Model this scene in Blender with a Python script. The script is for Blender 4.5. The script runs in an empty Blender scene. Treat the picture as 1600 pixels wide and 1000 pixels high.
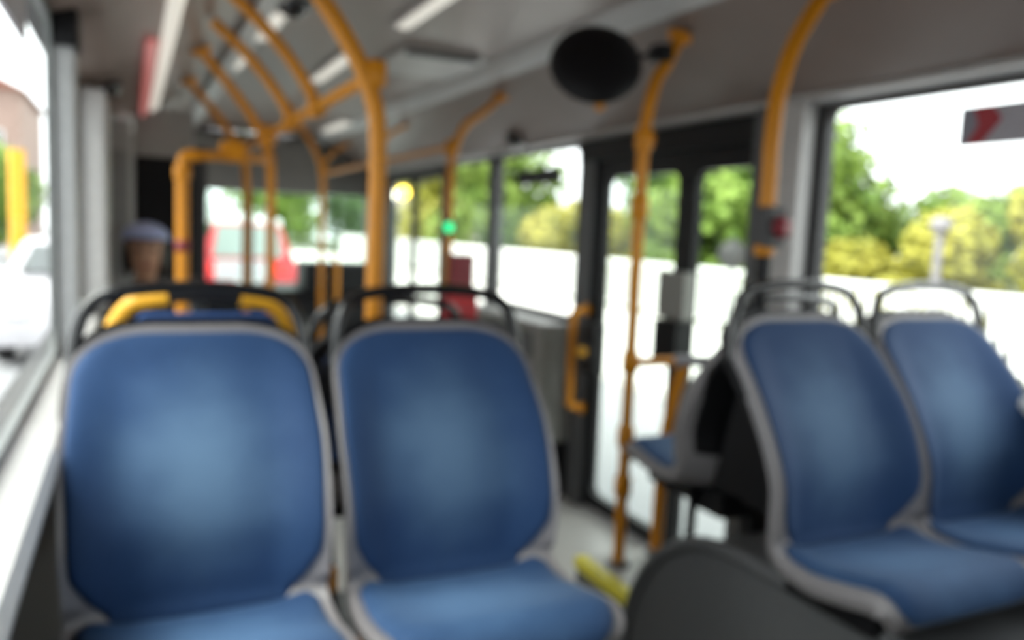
import bpy, bmesh, math, random
from mathutils import Vector, Matrix
import numpy as np

random.seed(7)
scene = bpy.context.scene
COL = scene.collection
PI = math.pi

# ------------------------------------------------------------------ camera
CAM_LOC = Vector((0.0, 0.0, 1.40))
YAW, PITCH, ROLL = math.radians(25.565), math.radians(-6.34), math.radians(2.5)
F_PX = 1250.0
cd = bpy.data.cameras.new('camera')
cd.sensor_width = 36.0
cd.lens = F_PX * 36.0 / 1600.0
cd.clip_start = 0.02
cd.clip_end = 500
cd.dof.use_dof = True
cd.dof.focus_distance = 0.22
cd.dof.aperture_fstop = 7.8
cam = bpy.data.objects.new('camera', cd)
COL.objects.link(cam)
fw = Vector((math.sin(YAW) * math.cos(PITCH), math.cos(YAW) * math.cos(PITCH), math.sin(PITCH)))
rt = Vector((math.cos(YAW), -math.sin(YAW), 0))
up = rt.cross(fw)
r2 = rt * math.cos(ROLL) + up * math.sin(ROLL)
u2 = -rt * math.sin(ROLL) + up * math.cos(ROLL)
M = Matrix((r2, u2, -fw)).transposed().to_4x4()
M.translation = CAM_LOC
cam.matrix_world = M
scene.camera = cam

# ------------------------------------------------------------------ world, exposure
w = bpy.data.worlds.new('overcast_sky')
scene.world = w
w.use_nodes = True
bg = w.node_tree.nodes['Background']
bg.inputs[0].default_value = (0.97, 0.98, 1.0, 1)
bg.inputs[1].default_value = 1.0
scene.view_settings.view_transform = 'Standard'
scene.view_settings.look = 'None'
scene.view_settings.gamma = 1.0
scene.view_settings.use_curve_mapping = False
scene.view_settings.exposure = 1.95

sd = bpy.data.lights.new('sun_behind_cloud', 'SUN')
sd.energy = 1.7
sd.angle = math.radians(45)
sd.color = (1.0, 0.96, 0.88)
sun = bpy.data.objects.new('sun_behind_cloud', sd)
COL.objects.link(sun)
sun.rotation_euler = Vector((0.58, 0.02, -0.81)).to_track_quat('-Z', 'Y').to_euler()

# ------------------------------------------------------------------ materials
def mat(name, col, rough=0.5, metal=0.0, noise=0.0, nscale=40.0, bump=0.0, spec=0.5,
        emit=None, estr=0.0, coat=0.0, sheen=0.0, col2=None):
    m = bpy.data.materials.new(name)
    m.use_nodes = True
    nt = m.node_tree
    b = nt.nodes['Principled BSDF']
    b.inputs['Roughness'].default_value = rough
    b.inputs['Metallic'].default_value = metal
    b.inputs['Specular IOR Level'].default_value = spec
    b.inputs['Coat Weight'].default_value = coat
    b.inputs['Sheen Weight'].default_value = sheen
    if sheen:
        b.inputs['Sheen Roughness'].default_value = 0.5
        b.inputs['Sheen Tint'].default_value = (0.75, 0.87, 1.0, 1)
    tc = nt.nodes.new('ShaderNodeTexCoord')
    nz = nt.nodes.new('ShaderNodeTexNoise')
    nz.inputs['Scale'].default_value = nscale
    nz.inputs['Detail'].default_value = 3.0
    nt.links.new(tc.outputs['Object'], nz.inputs['Vector'])
    cr = nt.nodes.new('ShaderNodeValToRGB')
    a = max(noise, 0.03)
    c2 = col2 if col2 else tuple(min(1, c * (1 + a)) for c in col)
    cr.color_ramp.elements[0].position = 0.35
    cr.color_ramp.elements[1].position = 0.65
    cr.color_ramp.elements[0].color = (*[c * (1 - a) for c in col], 1)
    cr.color_ramp.elements[1].color = (*c2, 1)
    nt.links.new(nz.outputs['Fac'], cr.inputs['Fac'])
    nt.links.new(cr.outputs['Color'], b.inputs['Base Color'])
    if bump:
        bp = nt.nodes.new('ShaderNodeBump')
        bp.inputs['Strength'].default_value = bump
        bp.inputs['Distance'].default_value = 0.002
        nt.links.new(nz.outputs['Fac'], bp.inputs['Height'])
        nt.links.new(bp.outputs['Normal'], b.inputs['Normal'])
    if emit:
        b.inputs['Emission Color'].default_value = (*emit, 1)
        b.inputs['Emission Strength'].default_value = estr
    return m

def glass_mat(name, tint=(0.9, 0.95, 0.93), gloss=0.06):
    m = bpy.data.materials.new(name)
    m.use_nodes = True
    nt = m.node_tree
    nt.nodes.remove(nt.nodes['Principled BSDF'])
    out = nt.nodes['Material Output']
    t = nt.nodes.new('ShaderNodeBsdfTransparent')
    t.inputs[0].default_value = (*tint, 1)
    g = nt.nodes.new('ShaderNodeBsdfGlossy')
    g.inputs['Roughness'].default_value = 0.02
    lw = nt.nodes.new('ShaderNodeLayerWeight')
    lw.inputs['Blend'].default_value = 0.5
    pw = nt.nodes.new('ShaderNodeMath'); pw.operation = 'POWER'
    pw.inputs[1].default_value = 5.0
    nt.links.new(lw.outputs['Facing'], pw.inputs[0])
    f = nt.nodes.new('ShaderNodeMath'); f.operation = 'MULTIPLY_ADD'   # Schlick: F0 + (1-F0)(1-cos)^5
    f.inputs[1].default_value = 0.16
    f.inputs[2].default_value = 0.02
    nt.links.new(pw.outputs[0], f.inputs[0])
    mx = nt.nodes.new('ShaderNodeMixShader')
    nt.links.new(f.outputs[0], mx.inputs[0])
    nt.links.new(t.outputs[0], mx.inputs[1])
    nt.links.new(g.outputs[0], mx.inputs[2])
    nt.links.new(mx.outputs[0], out.inputs['Surface'])
    return m

def leaf_mat(name, c1, c2):
    m = mat(name, c1, 0.55, noise=0.15, nscale=1.4, col2=c2, spec=0.3)
    return m

M_ = {}
def plush(name, centre, radii, pale_col):  # base blue mixed towards a paler colour inside a noisy ellipse
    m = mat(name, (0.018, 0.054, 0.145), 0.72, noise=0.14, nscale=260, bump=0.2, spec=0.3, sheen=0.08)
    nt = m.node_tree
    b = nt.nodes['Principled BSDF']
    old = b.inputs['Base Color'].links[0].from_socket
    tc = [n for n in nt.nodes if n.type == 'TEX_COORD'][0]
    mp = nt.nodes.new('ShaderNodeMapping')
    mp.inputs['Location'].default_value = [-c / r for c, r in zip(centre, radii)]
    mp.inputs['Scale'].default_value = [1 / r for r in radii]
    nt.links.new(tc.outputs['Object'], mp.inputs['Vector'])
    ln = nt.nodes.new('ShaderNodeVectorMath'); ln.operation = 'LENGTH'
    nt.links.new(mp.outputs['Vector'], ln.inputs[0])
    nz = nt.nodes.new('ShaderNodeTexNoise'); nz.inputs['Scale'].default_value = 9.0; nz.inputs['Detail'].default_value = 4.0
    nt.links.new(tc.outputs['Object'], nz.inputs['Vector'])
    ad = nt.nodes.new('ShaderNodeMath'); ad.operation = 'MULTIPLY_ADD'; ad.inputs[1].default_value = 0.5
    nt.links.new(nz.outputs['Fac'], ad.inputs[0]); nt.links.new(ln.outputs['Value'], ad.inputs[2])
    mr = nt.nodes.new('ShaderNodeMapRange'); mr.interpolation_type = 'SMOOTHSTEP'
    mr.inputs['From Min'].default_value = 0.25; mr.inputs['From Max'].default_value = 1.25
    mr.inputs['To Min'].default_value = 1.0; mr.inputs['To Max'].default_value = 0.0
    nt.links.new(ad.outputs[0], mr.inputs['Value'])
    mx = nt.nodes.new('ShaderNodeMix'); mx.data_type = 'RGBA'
    mx.inputs['B'].default_value = (*pale_col, 1)
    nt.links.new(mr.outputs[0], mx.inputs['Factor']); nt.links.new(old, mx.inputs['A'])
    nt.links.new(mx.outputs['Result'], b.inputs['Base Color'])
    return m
M_['plush_back'] = plush('blue_plush_pale_centre_back', (0, 0.04, 0.25), (0.195, 0.3, 0.25), (0.100, 0.182, 0.305))
M_['plush_seat'] = plush('blue_plush_pale_centre_seat', (0, -0.2, 0.02), (0.28, 0.24, 0.3), (0.088, 0.185, 0.355))
M_['fabric_back'] = mat('blue_carpet_back', (0.03, 0.07, 0.2), 0.9, noise=0.15, nscale=200, bump=0.2, spec=0.2)
M_['shell'] = mat('grey_shell_plastic', (0.24, 0.225, 0.235), 0.42, noise=0.06, nscale=180, bump=0.05)
M_['black'] = mat('black_plastic', (0.006, 0.006, 0.0075), 0.5, noise=0.1, spec=0.25)
M_['black_gloss'] = mat('black_gloss', (0.01, 0.01, 0.011), 0.22, noise=0.1, coat=0.3)
M_['charcoal'] = mat('charcoal_plastic', (0.085, 0.087, 0.092), 0.6, noise=0.12, nscale=90, bump=0.1)
M_['orange'] = mat('orange_powder_coat', (0.60, 0.225, 0.004), 0.4, noise=0.05, nscale=60, spec=0.35)
M_['yellow'] = mat('yellow_plastic', (0.80, 0.40, 0.02), 0.4, noise=0.05)
M_['yellow_edge'] = mat('yellow_edge_strip', (0.75, 0.66, 0.04), 0.5, noise=0.08)
M_['ceiling'] = mat('ceiling_laminate', (0.232, 0.178, 0.155), 0.36, noise=0.04, nscale=4, spec=0.35)
M_['cove'] = mat('cove_laminate', (0.36, 0.34, 0.325), 0.38, noise=0.04, nscale=4)
M_['wallgrey'] = mat('wall_lining', (0.34, 0.335, 0.33), 0.5, noise=0.06, nscale=30)
M_['walldark'] = mat('dark_wall_lining', (0.04, 0.038, 0.04), 0.55, noise=0.1, nscale=30)
M_['ledge'] = mat('pale_ledge', (0.72, 0.71, 0.71), 0.32, noise=0.04)
M_['pillar'] = mat('pale_pillar', (0.50, 0.49, 0.48), 0.42, noise=0.05)
M_['pillar_l'] = mat('silver_pillar', (0.42, 0.425, 0.43), 0.42, noise=0.05)
M_['floor'] = mat('speckled_floor', (0.36, 0.345, 0.335), 0.42, noise=0.12, nscale=350)
M_['glass'] = glass_mat('window_glass', (0.93, 0.96, 0.95))
M_['doorglass'] = glass_mat('door_glass', (0.86, 0.91, 0.88))
M_['tintglass'] = glass_mat('tinted_glass', (0.82, 0.9, 0.86))
M_['gasket_grey'] = mat('grey_gasket', (0.19, 0.20, 0.20), 0.5, noise=0.08)
M_['header'] = mat('header_lining', (0.15, 0.14, 0.13), 0.45, noise=0.08)
M_['cabinet'] = mat('cabinet_grey', (0.22, 0.215, 0.20), 0.5, noise=0.08)
M_['carskyglass'] = mat('car_window_sky_reflection', (0.33, 0.38, 0.36), 0.15, noise=0.1, spec=0.7)  # pale base colour stands in for sky reflected in the glass
M_['rubber'] = mat('rubber_gasket', (0.03, 0.03, 0.032), 0.6, noise=0.1)
M_['red'] = mat('red_plastic', (0.45, 0.012, 0.018), 0.4, noise=0.06)
M_['darkred'] = mat('dark_red_plastic', (0.22, 0.02, 0.03), 0.4, noise=0.06)
M_['green_led'] = mat('green_led', (0.02, 0.4, 0.2), 0.3, emit=(0.03, 0.75, 0.25), estr=0.55)
M_['lamp'] = mat('lamp_diffuser', (0.75, 0.73, 0.68), 0.35, emit=(1.0, 0.93, 0.82), estr=0.12)
M_['red_reflection'] = mat('red_reflection_glow', (0.6, 0.3, 0.3), 0.35, emit=(1.0, 0.22, 0.2), estr=0.07)  # faint emission imitates a red reflection on the cove
M_['mirror'] = mat('mirror_face', (0.85, 0.85, 0.86), 0.04, metal=1.0)
M_['chrome'] = mat('brushed_steel', (0.6, 0.6, 0.62), 0.25, metal=1.0)
M_['signgrey'] = mat('sign_grey', (0.42, 0.40, 0.44), 0.5, noise=0.03)
M_['signdark'] = mat('sign_slate', (0.26, 0.25, 0.30), 0.5, noise=0.03)
M_['signred'] = mat('sign_red', (0.42, 0.035, 0.05), 0.5, noise=0.03)
M_['asphalt'] = mat('asphalt', (0.30, 0.30, 0.31), 0.9, noise=0.15, nscale=60)
M_['paving'] = mat('pale_paving', (0.72, 0.70, 0.67), 0.85, noise=0.06, nscale=8)
M_['white_paint'] = mat('white_railing_paint', (0.85, 0.85, 0.83), 0.45, noise=0.03)
M_['grass'] = mat('grass', (0.06, 0.07, 0.03), 0.9, noise=0.3, nscale=2)
M_['bark'] = mat('bark', (0.12, 0.085, 0.06), 0.9, noise=0.3, nscale=20, bump=0.4)
M_['leaf_yellow'] = leaf_mat('leaf_yellow_green', (0.30, 0.30, 0.03), (0.46, 0.42, 0.07))
M_['leaf_mid'] = leaf_mat('leaf_mid_green', (0.13, 0.24, 0.03), (0.27, 0.38, 0.07))
M_['leaf_dark'] = leaf_mat('leaf_dark_green', (0.05, 0.12, 0.025), (0.13, 0.24, 0.05))
M_['carred'] = mat('car_red_paint', (0.55, 0.02, 0.03), 0.25, coat=0.6, noise=0.03)
M_['carwhite'] = mat('car_white_paint', (0.85, 0.85, 0.84), 0.25, coat=0.6, noise=0.03)
M_['carsilver'] = mat('car_silver_paint', (0.55, 0.53, 0.56), 0.3, coat=0.5, noise=0.03)
M_['carglass'] = mat('car_window', (0.06, 0.07, 0.07), 0.06, noise=0.1, spec=0.9)
M_['tyre'] = mat('tyre', (0.015, 0.015, 0.016), 0.8, noise=0.1)
M_['taillight'] = mat('tail_light', (0.6, 0.02, 0.02), 0.2, emit=(1, 0.05, 0.04), estr=0.6)
M_['amber'] = mat('amber_lamp', (0.9, 0.6, 0.1), 0.3, emit=(1.0, 0.62, 0.06), estr=3.0)
M_['whitelamp'] = mat('white_lamp', (0.9, 0.9, 0.85), 0.3, emit=(1.0, 0.96, 0.88), estr=3.0)
M_['brick'] = mat('brown_render', (0.36, 0.25, 0.21), 0.8, noise=0.1, nscale=3)
M_['palehouse'] = mat('pale_pink_render', (0.62, 0.54, 0.51), 0.8, noise=0.06, nscale=3)
M_['roof'] = mat('roof_tile', (0.25, 0.10, 0.07), 0.8, noise=0.15, nscale=8)
M_['skin'] = mat('skin', (0.50, 0.27, 0.17), 0.5, noise=0.05, nscale=30)
M_['hair'] = mat('dark_hair', (0.02, 0.014, 0.012), 0.5, noise=0.2, nscale=80)
M_['jacket'] = mat('charcoal_jacket', (0.035, 0.035, 0.045), 0.8, noise=0.15, nscale=120, bump=0.2)
M_['trousers'] = mat('navy_trousers', (0.02, 0.025, 0.05), 0.85, noise=0.15, nscale=120)
M_['cap'] = mat('pale_blue_cap', (0.42, 0.47, 0.72), 0.75, noise=0.06, nscale=150)
M_['eye'] = mat('eye', (0.03, 0.02, 0.02), 0.2)

# ------------------------------------------------------------------ mesh helpers
class MB:
    def __init__(s):
        s.v, s.f, s.sm = [], [], []
    def add(s, vs, fs, smooth=False):
        o = len(s.v)
        s.v += [tuple(p) for p in vs]
        s.f += [tuple(i + o for i in f) for f in fs]
        s.sm += [smooth] * len(fs)
        return s
    def box(s, c, d, bev=0.0, rot=None):
        bm = bmesh.new()
        bmesh.ops.create_cube(bm, size=1.0)
        for v in bm.verts:
            v.co = Vector((v.co.x * d[0], v.co.y * d[1], v.co.z * d[2]))
        if bev:
            bmesh.ops.bevel(bm, geom=list(bm.edges), offset=min(bev, min(d) * 0.45), segments=2, affect='EDGES', profile=0.7)
        R = rot if rot is not None else Matrix.Identity(3)
        bm.verts.index_update()
        vs = [R @ v.co + Vector(c) for v in bm.verts]
        s.add(vs, [[v.index for v in f.verts] for f in bm.faces], False)
        bm.free()
        return s
    def b2(s, a, b, bev=0.0):
        c = [(a[i] + b[i]) / 2 for i in range(3)]
        d = [abs(b[i] - a[i]) for i in range(3)]
        return s.box(c, d, bev)
    def tube(s, pts, r, n=12, closed=False, cap=True):
        P = [Vector(p) for p in pts]
        N = len(P)
        rr = r if isinstance(r, (list, tuple)) else [r] * N
        tan = []
        for i in range(N):
            if closed:
                t = P[(i + 1) % N] - P[i - 1]
            else:
                t = P[min(i + 1, N - 1)] - P[max(i - 1, 0)]
            tan.append(t.normalized())
        ref = Vector((0, 0, 1)) if abs(tan[0].z) < 0.9 else Vector((1, 0, 0))
        nx = tan[0].cross(ref).normalized()
        vs = []
        for i in range(N):
            if i:
                nx = (nx - tan[i] * nx.dot(tan[i])).normalized()
            ny = tan[i].cross(nx)
            for k in range(n):
                a = 2 * PI * k / n
                vs.append(P[i] + (nx * math.cos(a) + ny * math.sin(a)) * rr[i])
        fs = []
        for i in range(N if closed else N - 1):
            j = (i + 1) % N
            for k in range(n):
                fs.append((i * n + k, i * n + (k + 1) % n, j * n + (k + 1) % n, j * n + k))
        s.add(vs, fs, True)
        if cap and not closed:
            s.add(vs[:n], [list(range(n))[::-1]])
            s.add(vs[-n:], [list(range(n))])
        return s
    def lathe(s, prof, c=(0, 0, 0), n=24, R=None):
        R = R if R is not None else Matrix.Identity(3)
        vs = []
        for (r, z) in prof:
            for k in range(n):
                a = 2 * PI * k / n
                vs.append(R @ Vector((r * math.cos(a), r * math.sin(a), z)) + Vector(c))
        fs = []
        for i in range(len(prof) - 1):
            for k in range(n):
                fs.append((i * n + k, i * n + (k + 1) % n, (i + 1) * n + (k + 1) % n, (i + 1) * n + k))
        return s.add(vs, fs, True)
    def prism(s, poly, axis, a, b, smooth=False):
        """extrude a closed polygon (list of 2D) along axis 0/1/2 from a to b"""
        def P(p, h):
            q = list(p)
            q.insert(axis, h)
            return q
        n = len(poly)
        vs = [P(p, a) for p in poly] + [P(p, b) for p in poly]
        s.add(vs, [(i, (i + 1) % n, n + (i + 1) % n, n + i) for i in range(n)], smooth)
        s.add(vs[:n], [list(range(n))[::-1]])
        s.add(vs[n:], [list(range(n))])
        return s
    def mesh(s, name):
        me = bpy.data.meshes.new(name)
        me.from_pydata(s.v, [], s.f)
        me.update()
        bm = bmesh.new()
        bm.from_mesh(me)
        bmesh.ops.recalc_face_normals(bm, faces=bm.faces)
        bm.to_mesh(me)
        bm.free()
        me.polygons.foreach_set('use_smooth', s.sm)
        return me
    def build(s, name, m, parent=None, **kw):
        me = s.mesh(name)
        me.materials.append(M_[m] if isinstance(m, str) else m)
        return obj(name, me, parent, **kw)

def obj(name, me, parent=None, label=None, cat=None, group=None, kind=None, loc=None):
    o = bpy.data.objects.new(name, me)
    COL.objects.link(o)
    if parent is not None:
        o.parent = parent
    if loc is not None:
        o.location = loc
    tag(o, label, cat, group, kind)
    return o

def tag(o, label=None, cat=None, group=None, kind=None):
    if label: o['label'] = label
    if cat: o['category'] = cat
    if group: o['group'] = group
    if kind: o['kind'] = kind
    return o

def thing(name, label, cat, loc=(0, 0, 0), rz=0.0, group=None, kind=None):
    o = bpy.data.objects.new(name, None)
    o.empty_display_size = 0.1
    COL.objects.link(o)
    o.location = loc
    o.rotation_euler = (0, 0, rz)
    tag(o, label, cat, group, kind)
    return o

def copy_tree(o, parent=None):
    c = o.copy()
    COL.objects.link(c)
    c.parent = parent
    for ch in [x for x in o.children]:
        copy_tree(ch, c)
    return c

def catmull(pts, n=8):
    P = [np.array(p, float) for p in pts]
    P = [2 * P[0] - P[1]] + P + [2 * P[-1] - P[-2]]
    out = []
    for i in range(1, len(P) - 2):
        for k in range(n):
            t = k / n
            a, b, c, d = P[i - 1], P[i], P[i + 1], P[i + 2]
            out.append(0.5 * ((2 * b) + (c - a) * t + (2 * a - 5 * b + 4 * c - d) * t * t + (3 * b - a - 3 * c + d) * t ** 3))
    out.append(P[-2])
    return out

XL, XR = -0.17, 2.10          # inner faces of the side walls
YB, YF = -3.2, 7.45           # back and front of the bus body
ZW0, ZW1 = 1.04, 1.86         # window band
ZG = -0.35                    # street level

# ================================================================== STRUCTURE
# floor
MB().b2((XL - 0.06, YB, -0.08), (XR + 0.06, YF, 0.0)).build('floor', 'floor', kind='structure')

# ceiling: central field, rounded shoulders and sloping side coves as one shell
prof = [(XL - 0.05, 1.86), (XL, 1.87), (-0.06, 1.91), (0.12, 2.0), (0.33, 2.105), (0.43, 2.14), (0.55, 2.152),
        (0.965, 2.158), (1.38, 2.152), (1.50, 2.14), (1.60, 2.105), (1.81, 2.0), (1.99, 1.91), (XR, 1.87), (XR + 0.05, 1.86)]
top = [(XR + 0.05, 2.3), (XL - 0.05, 2.3)]
MB().prism(prof + top, 1, YB, YF).build('ceiling', 'ceiling', kind='structure')
# raised ribs where the central field meets the coves, and cross seams
k = 1
for x in (0.43, 1.50):
    sgn = 1 if x < 1 else -1
    MB().prism([(x - 0.05 * sgn, 2.142 - 0.03), (x + 0.06 * sgn, 2.152), (x + 0.05 * sgn, 2.128), (x, 2.108), (x - 0.05 * sgn, 2.095)], 1, YB, YF - 0.02).build(
        'trim_%d' % k, 'pillar', kind='structure'); k += 1

def wall_panel(name, x0, x1, y0, y1, z0, z1, m):
    return MB().b2((x0, y0, z0), (x1, y1, z1)).build(name, m, kind='structure')

# ---- left wall: lower lining + band above the windows + pillars
WL = MB()
WL.b2((XL - 0.06, YB, 0), (XL, YF, ZW0))
WL.b2((XL - 0.06, YB, ZW1), (XL + 0.004, YF, 2.0))
WL.b2((XL - 0.014, 2.28, ZW0), (XL, 2.42, ZW1))
WL.b2((XL - 0.06, 3.28, ZW0), (XL, 5.1, ZW1))
WL.b2((XL - 0.06, YB, ZW0), (XL, -0.6, ZW1))  # unseen rear stretch, closed without windows to reduce light on the seats
WL.b2((XL - 0.014, -0.66, ZW0), (XL, -0.54, ZW1))
WL.b2((XL - 0.06, 7.2, ZW0), (XL, YF, ZW1))
WL.build('wall_left', 'walldark', kind='structure')
# pale ledge below the left windows
MB().prism([(XL - 0.002, 1.04), (XL - 0.002, 0.99), (-0.113, 0.975), (-0.108, 1.005), (-0.118, 1.022)], 1, YB + 0.02, 5.0).build('trim_3', 'ledge', kind='structure')
# pillar covers
for i, (ya, yb, xi, m) in enumerate(((2.28, 2.42, -0.122, 'pillar_l'), (-0.66, -0.54, -0.122, 'pillar_l'))):
    MB().b2((XL + 0.001, ya, 1.02), (xi, yb, 1.80), 0.012).build('trim_%d' % (4 + i), m, kind='structure')

for i, ya in enumerate((2.265, -0.675)):
    MB().b2((XL + 0.001, ya, 1.80), (-0.112, ya + 0.15, 1.888), 0.01).build('trim_%d' % (10 + i), 'black', kind='structure')

def window(n, side, ya, yb, z0=ZW0, z1=ZW1, gm='glass'):
    """window in a side wall: gasket ring + pane + hopper bar"""
    x = XL if side < 0 else XR
    xo = x + side * (0.007 if side < 0 else 0.012)
    root = thing('window_%d' % n, None, None, (xo, ya, z0), kind='structure')
    L, H = yb - ya, z1 - z0
    # gasket with rounded corners: outer rectangle, inner rounded
    rad, t = 0.06, 0.016
    inner, outer = [], []
    for (cy, cz, a0) in ((L - t - rad, H - t - rad, 0), (t + rad, H - t - rad, PI / 2), (t + rad, t + rad, PI), (L - t - rad, t + rad, 1.5 * PI)):
        for q in range(7):
            a = a0 + q * PI / 12
            inner.append((cy + rad * math.cos(a), cz + rad * math.sin(a)))
            cyc, czc = (L if math.cos(a0 + PI / 4) > 0 else 0), (H if math.sin(a0 + PI / 4) > 0 else 0)
            if q < 3: outer.append((cyc, inner[-1][1]) if a0 in (0, PI) else (inner[-1][0], czc))
            elif q == 3: outer.append((cyc, czc))
            else: outer.append((inner[-1][0], czc) if a0 in (0, PI) else (cyc, inner[-1][1]))
    n_ = len(inner)
    g = MB()
    gt = 0.007 if side < 0 else 0.012
    vs = [(-gt, *p) for p in inner] + [(-gt, *p) for p in outer] + [(gt, *p) for p in inner] + [(gt, *p) for p in outer]
    fs = []
    for i in range(n_):
        j = (i + 1) % n_
        fs += [(i, j, n_ + j, n_ + i), (2 * n_ + i, 3 * n_ + i, 3 * n_ + j, 2 * n_ + j), (i, 2 * n_ + i, 2 * n_ + j, j)]
    g.add(vs, fs)
    g.build('gasket', 'gasket_grey' if side < 0 else 'rubber', root)
    MB().b2((-0.003, 0.012, 0.012), (0.003, L - 0.012, H - 0.012)).build('pane', gm, root)
    return root

window(1, -1, -0.54, 2.28)
window(2, -1, 2.42, 3.28)
window(3, -1, 5.1, 7.2)

# ---- right wall
WR = MB()
WR.b2((XR, YB, 0), (XR + 0.06, 2.24, ZW0 - 0.02))
WR.b2((XR, YB, ZW1), (XR + 0.06, YF, 2.0))
WR.b2((XR, 3.6, 0), (XR + 0.06, 4.78, 0.95))
WR.b2((XR, 4.72, 0.95), (XR + 0.06, 4.82, ZW1))
WR.b2((XR, 2.04, ZW0 - 0.03), (XR + 0.06, 2.24, ZW1))
WR.b2((XR, YB, ZW0 - 0.03), (XR + 0.06, -0.5, ZW1))  # rear windows left out here too, cutting light from behind
WR.b2((XR, -0.56, ZW0 - 0.03), (XR + 0.06, -0.44, ZW1))
WR.b2((XR, 4.82, 0), (XR + 0.06, 5.6, 0.8))
WR.b2((XR, 5.6, 0), (XR + 0.06, 5.7, ZW1))
WR.b2((XR, 7.1, 0), (XR + 0.06, YF, ZW1))
WR.build('wall_right', 'walldark', kind='structure')
window(5, 1, -0.44, 2.04)
window(6, 1, 3.64, 4.73, 0.95)
window(7, 1, 4.82, 5.6, 0.80)
MB().prism([(XR + 0.002, 1.035), (XR + 0.002, 1.0), (2.05, 0.99), (2.04, 1.015), (2.055, 1.035)], 1, YB + 0.02, 2.04).build('trim_6', 'ledge', kind='structure')
# pale pillar between the rear window and the door, dark duct next to it, rail above the window
MB().b2((2.03, 2.06, 1.0), (XR, 2.17, 1.875), 0.015).build('trim_7', 'pillar', kind='structure')
MB().b2((2.0, 2.175, 0.0), (XR, 2.26, 1.87), 0.01).build('trim_8', 'charcoal', kind='structure')
MB().prism([(XR, 1.93), (2.035, 1.90), (2.03, 1.875), (XR, 1.865)], 1, YB, YF - 0.05).build('trim_9', 'pillar', kind='structure')

# ---- front wall with windscreen opening
WF = MB()
WF.b2((XL, YF - 0.02, 0), (XR, YF + 0.05, 0.84))
WF.b2((XL, YF - 0.02, 1.66), (XR, YF + 0.05, 2.15))
WF.b2((XL, YF - 0.02, 0.84), (XL + 0.1, YF + 0.05, 1.66))
WF.b2((XR - 0.1, YF - 0.02, 0.84), (XR, YF + 0.05, 1.66))
WF.build('wall_front', 'header', kind='structure')
ws = thing('window_9', None, None, (0.965, YF + 0.02, 0.84), kind='structure')
MB().b2((-1.03, -0.004, 0), (1.03, 0.004, 0.82)).build('pane', 'tintglass', ws)
MB().b2((-0.015, -0.02, 0), (0.015, 0.02, 0.82)).build('centre_bar', 'rubber', ws)
# unseen back wall behind the camera, kept windowless to darken the seats
WB = MB()
WB.b2((XL, YB - 0.05, 0), (XR, YB + 0.02, 2.15))
WB.build('wall_back_unseen', 'charcoal', kind='structure')

# ---- centre double door (right)
def door_leaf(root, ya, yb, z0, z1, fr=0.05, gm='doorglass', x=0.0, ft=0.12):
    """black framed leaf with rounded glass"""
    L, H = yb - ya, z1 - z0
    lf = MB()
    fb = 0.07
    lf.b2((x - 0.02, ya, z0), (x + 0.02, ya + fr, z1)).b2((x - 0.02, yb - fr, z0), (x + 0.02, yb, z1))
    lf.b2((x - 0.02, ya + fr, z1 - ft), (x + 0.02, yb - fr, z1)).b2((x - 0.02, ya + fr, z0), (x + 0.02, yb - fr, z0 + fb))
    # rounded inner corners
    R = 0.05
    for (cy, cz, sy, sz) in ((ya + fr, z1 - ft, 1, -1), (yb - fr, z1 - ft, -1, -1), (ya + fr, z0 + fb, 1, 1), (yb - fr, z0 + fb, -1, 1)):
        poly = [(cy, cz)] + [(cy + sy * (R - R * math.cos(a)), cz + sz * (R - R * math.sin(a))) for a in [q * PI / 12 for q in range(7)]]
        lf.prism(poly, 0, x - 0.02, x + 0.02)
    o = lf.build('leaf_frame', 'black', root)
    MB().b2((x - 0.004, ya + fr - 0.01, z0 + fb - 0.01), (x + 0.004, yb - fr + 0.01, z1 - ft + 0.01)).build('pane', gm, o)
    return o

d1 = thing('door_1', None, None, (XR + 0.02, 2.26, 0), kind='structure')
MB().b2((-0.06, 0, 1.76), (0.04, 1.34, 1.865), 0.008).build('header', 'black', d1)
MB().b2((-0.05, 1.20, 0), (0.04, 1.33, 1.865), 0.008).build('door_post', 'charcoal', d1)
MB().b2((-0.02, 0.0, -0.03), (0.05, 1.34, 0.02)).build('threshold', 'chrome', d1)
door_leaf(d1, 0.0, 0.48, 0.02, 1.80, 0.05)
door_leaf(d1, 0.48, 1.20, 0.02, 1.80, 0.07)
MB().b2((-0.07, 0.40, 1.06), (-0.015, 0.585, 1.26), 0.006).build('grey_plate', 'cabinet', d1)
MB().b2((-0.09, 0.41, 0.86), (-0.015, 0.575, 1.055), 0.006).build('lock_box', 'black', d1)
d2 = thing('door_2', None, None, (XR + 0.02, 5.7, 0), kind='structure')
MB().b2((-0.05, 0, 1.83), (0.04, 1.4, 1.865), 0.008).build('header', 'header', d2)
door_leaf(d2, 0.0, 0.70, 0.02, 1.83, 0.03, ft=0.05)
door_leaf(d2, 0.70, 1.40, 0.02, 1.83, 0.03, ft=0.05)

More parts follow.
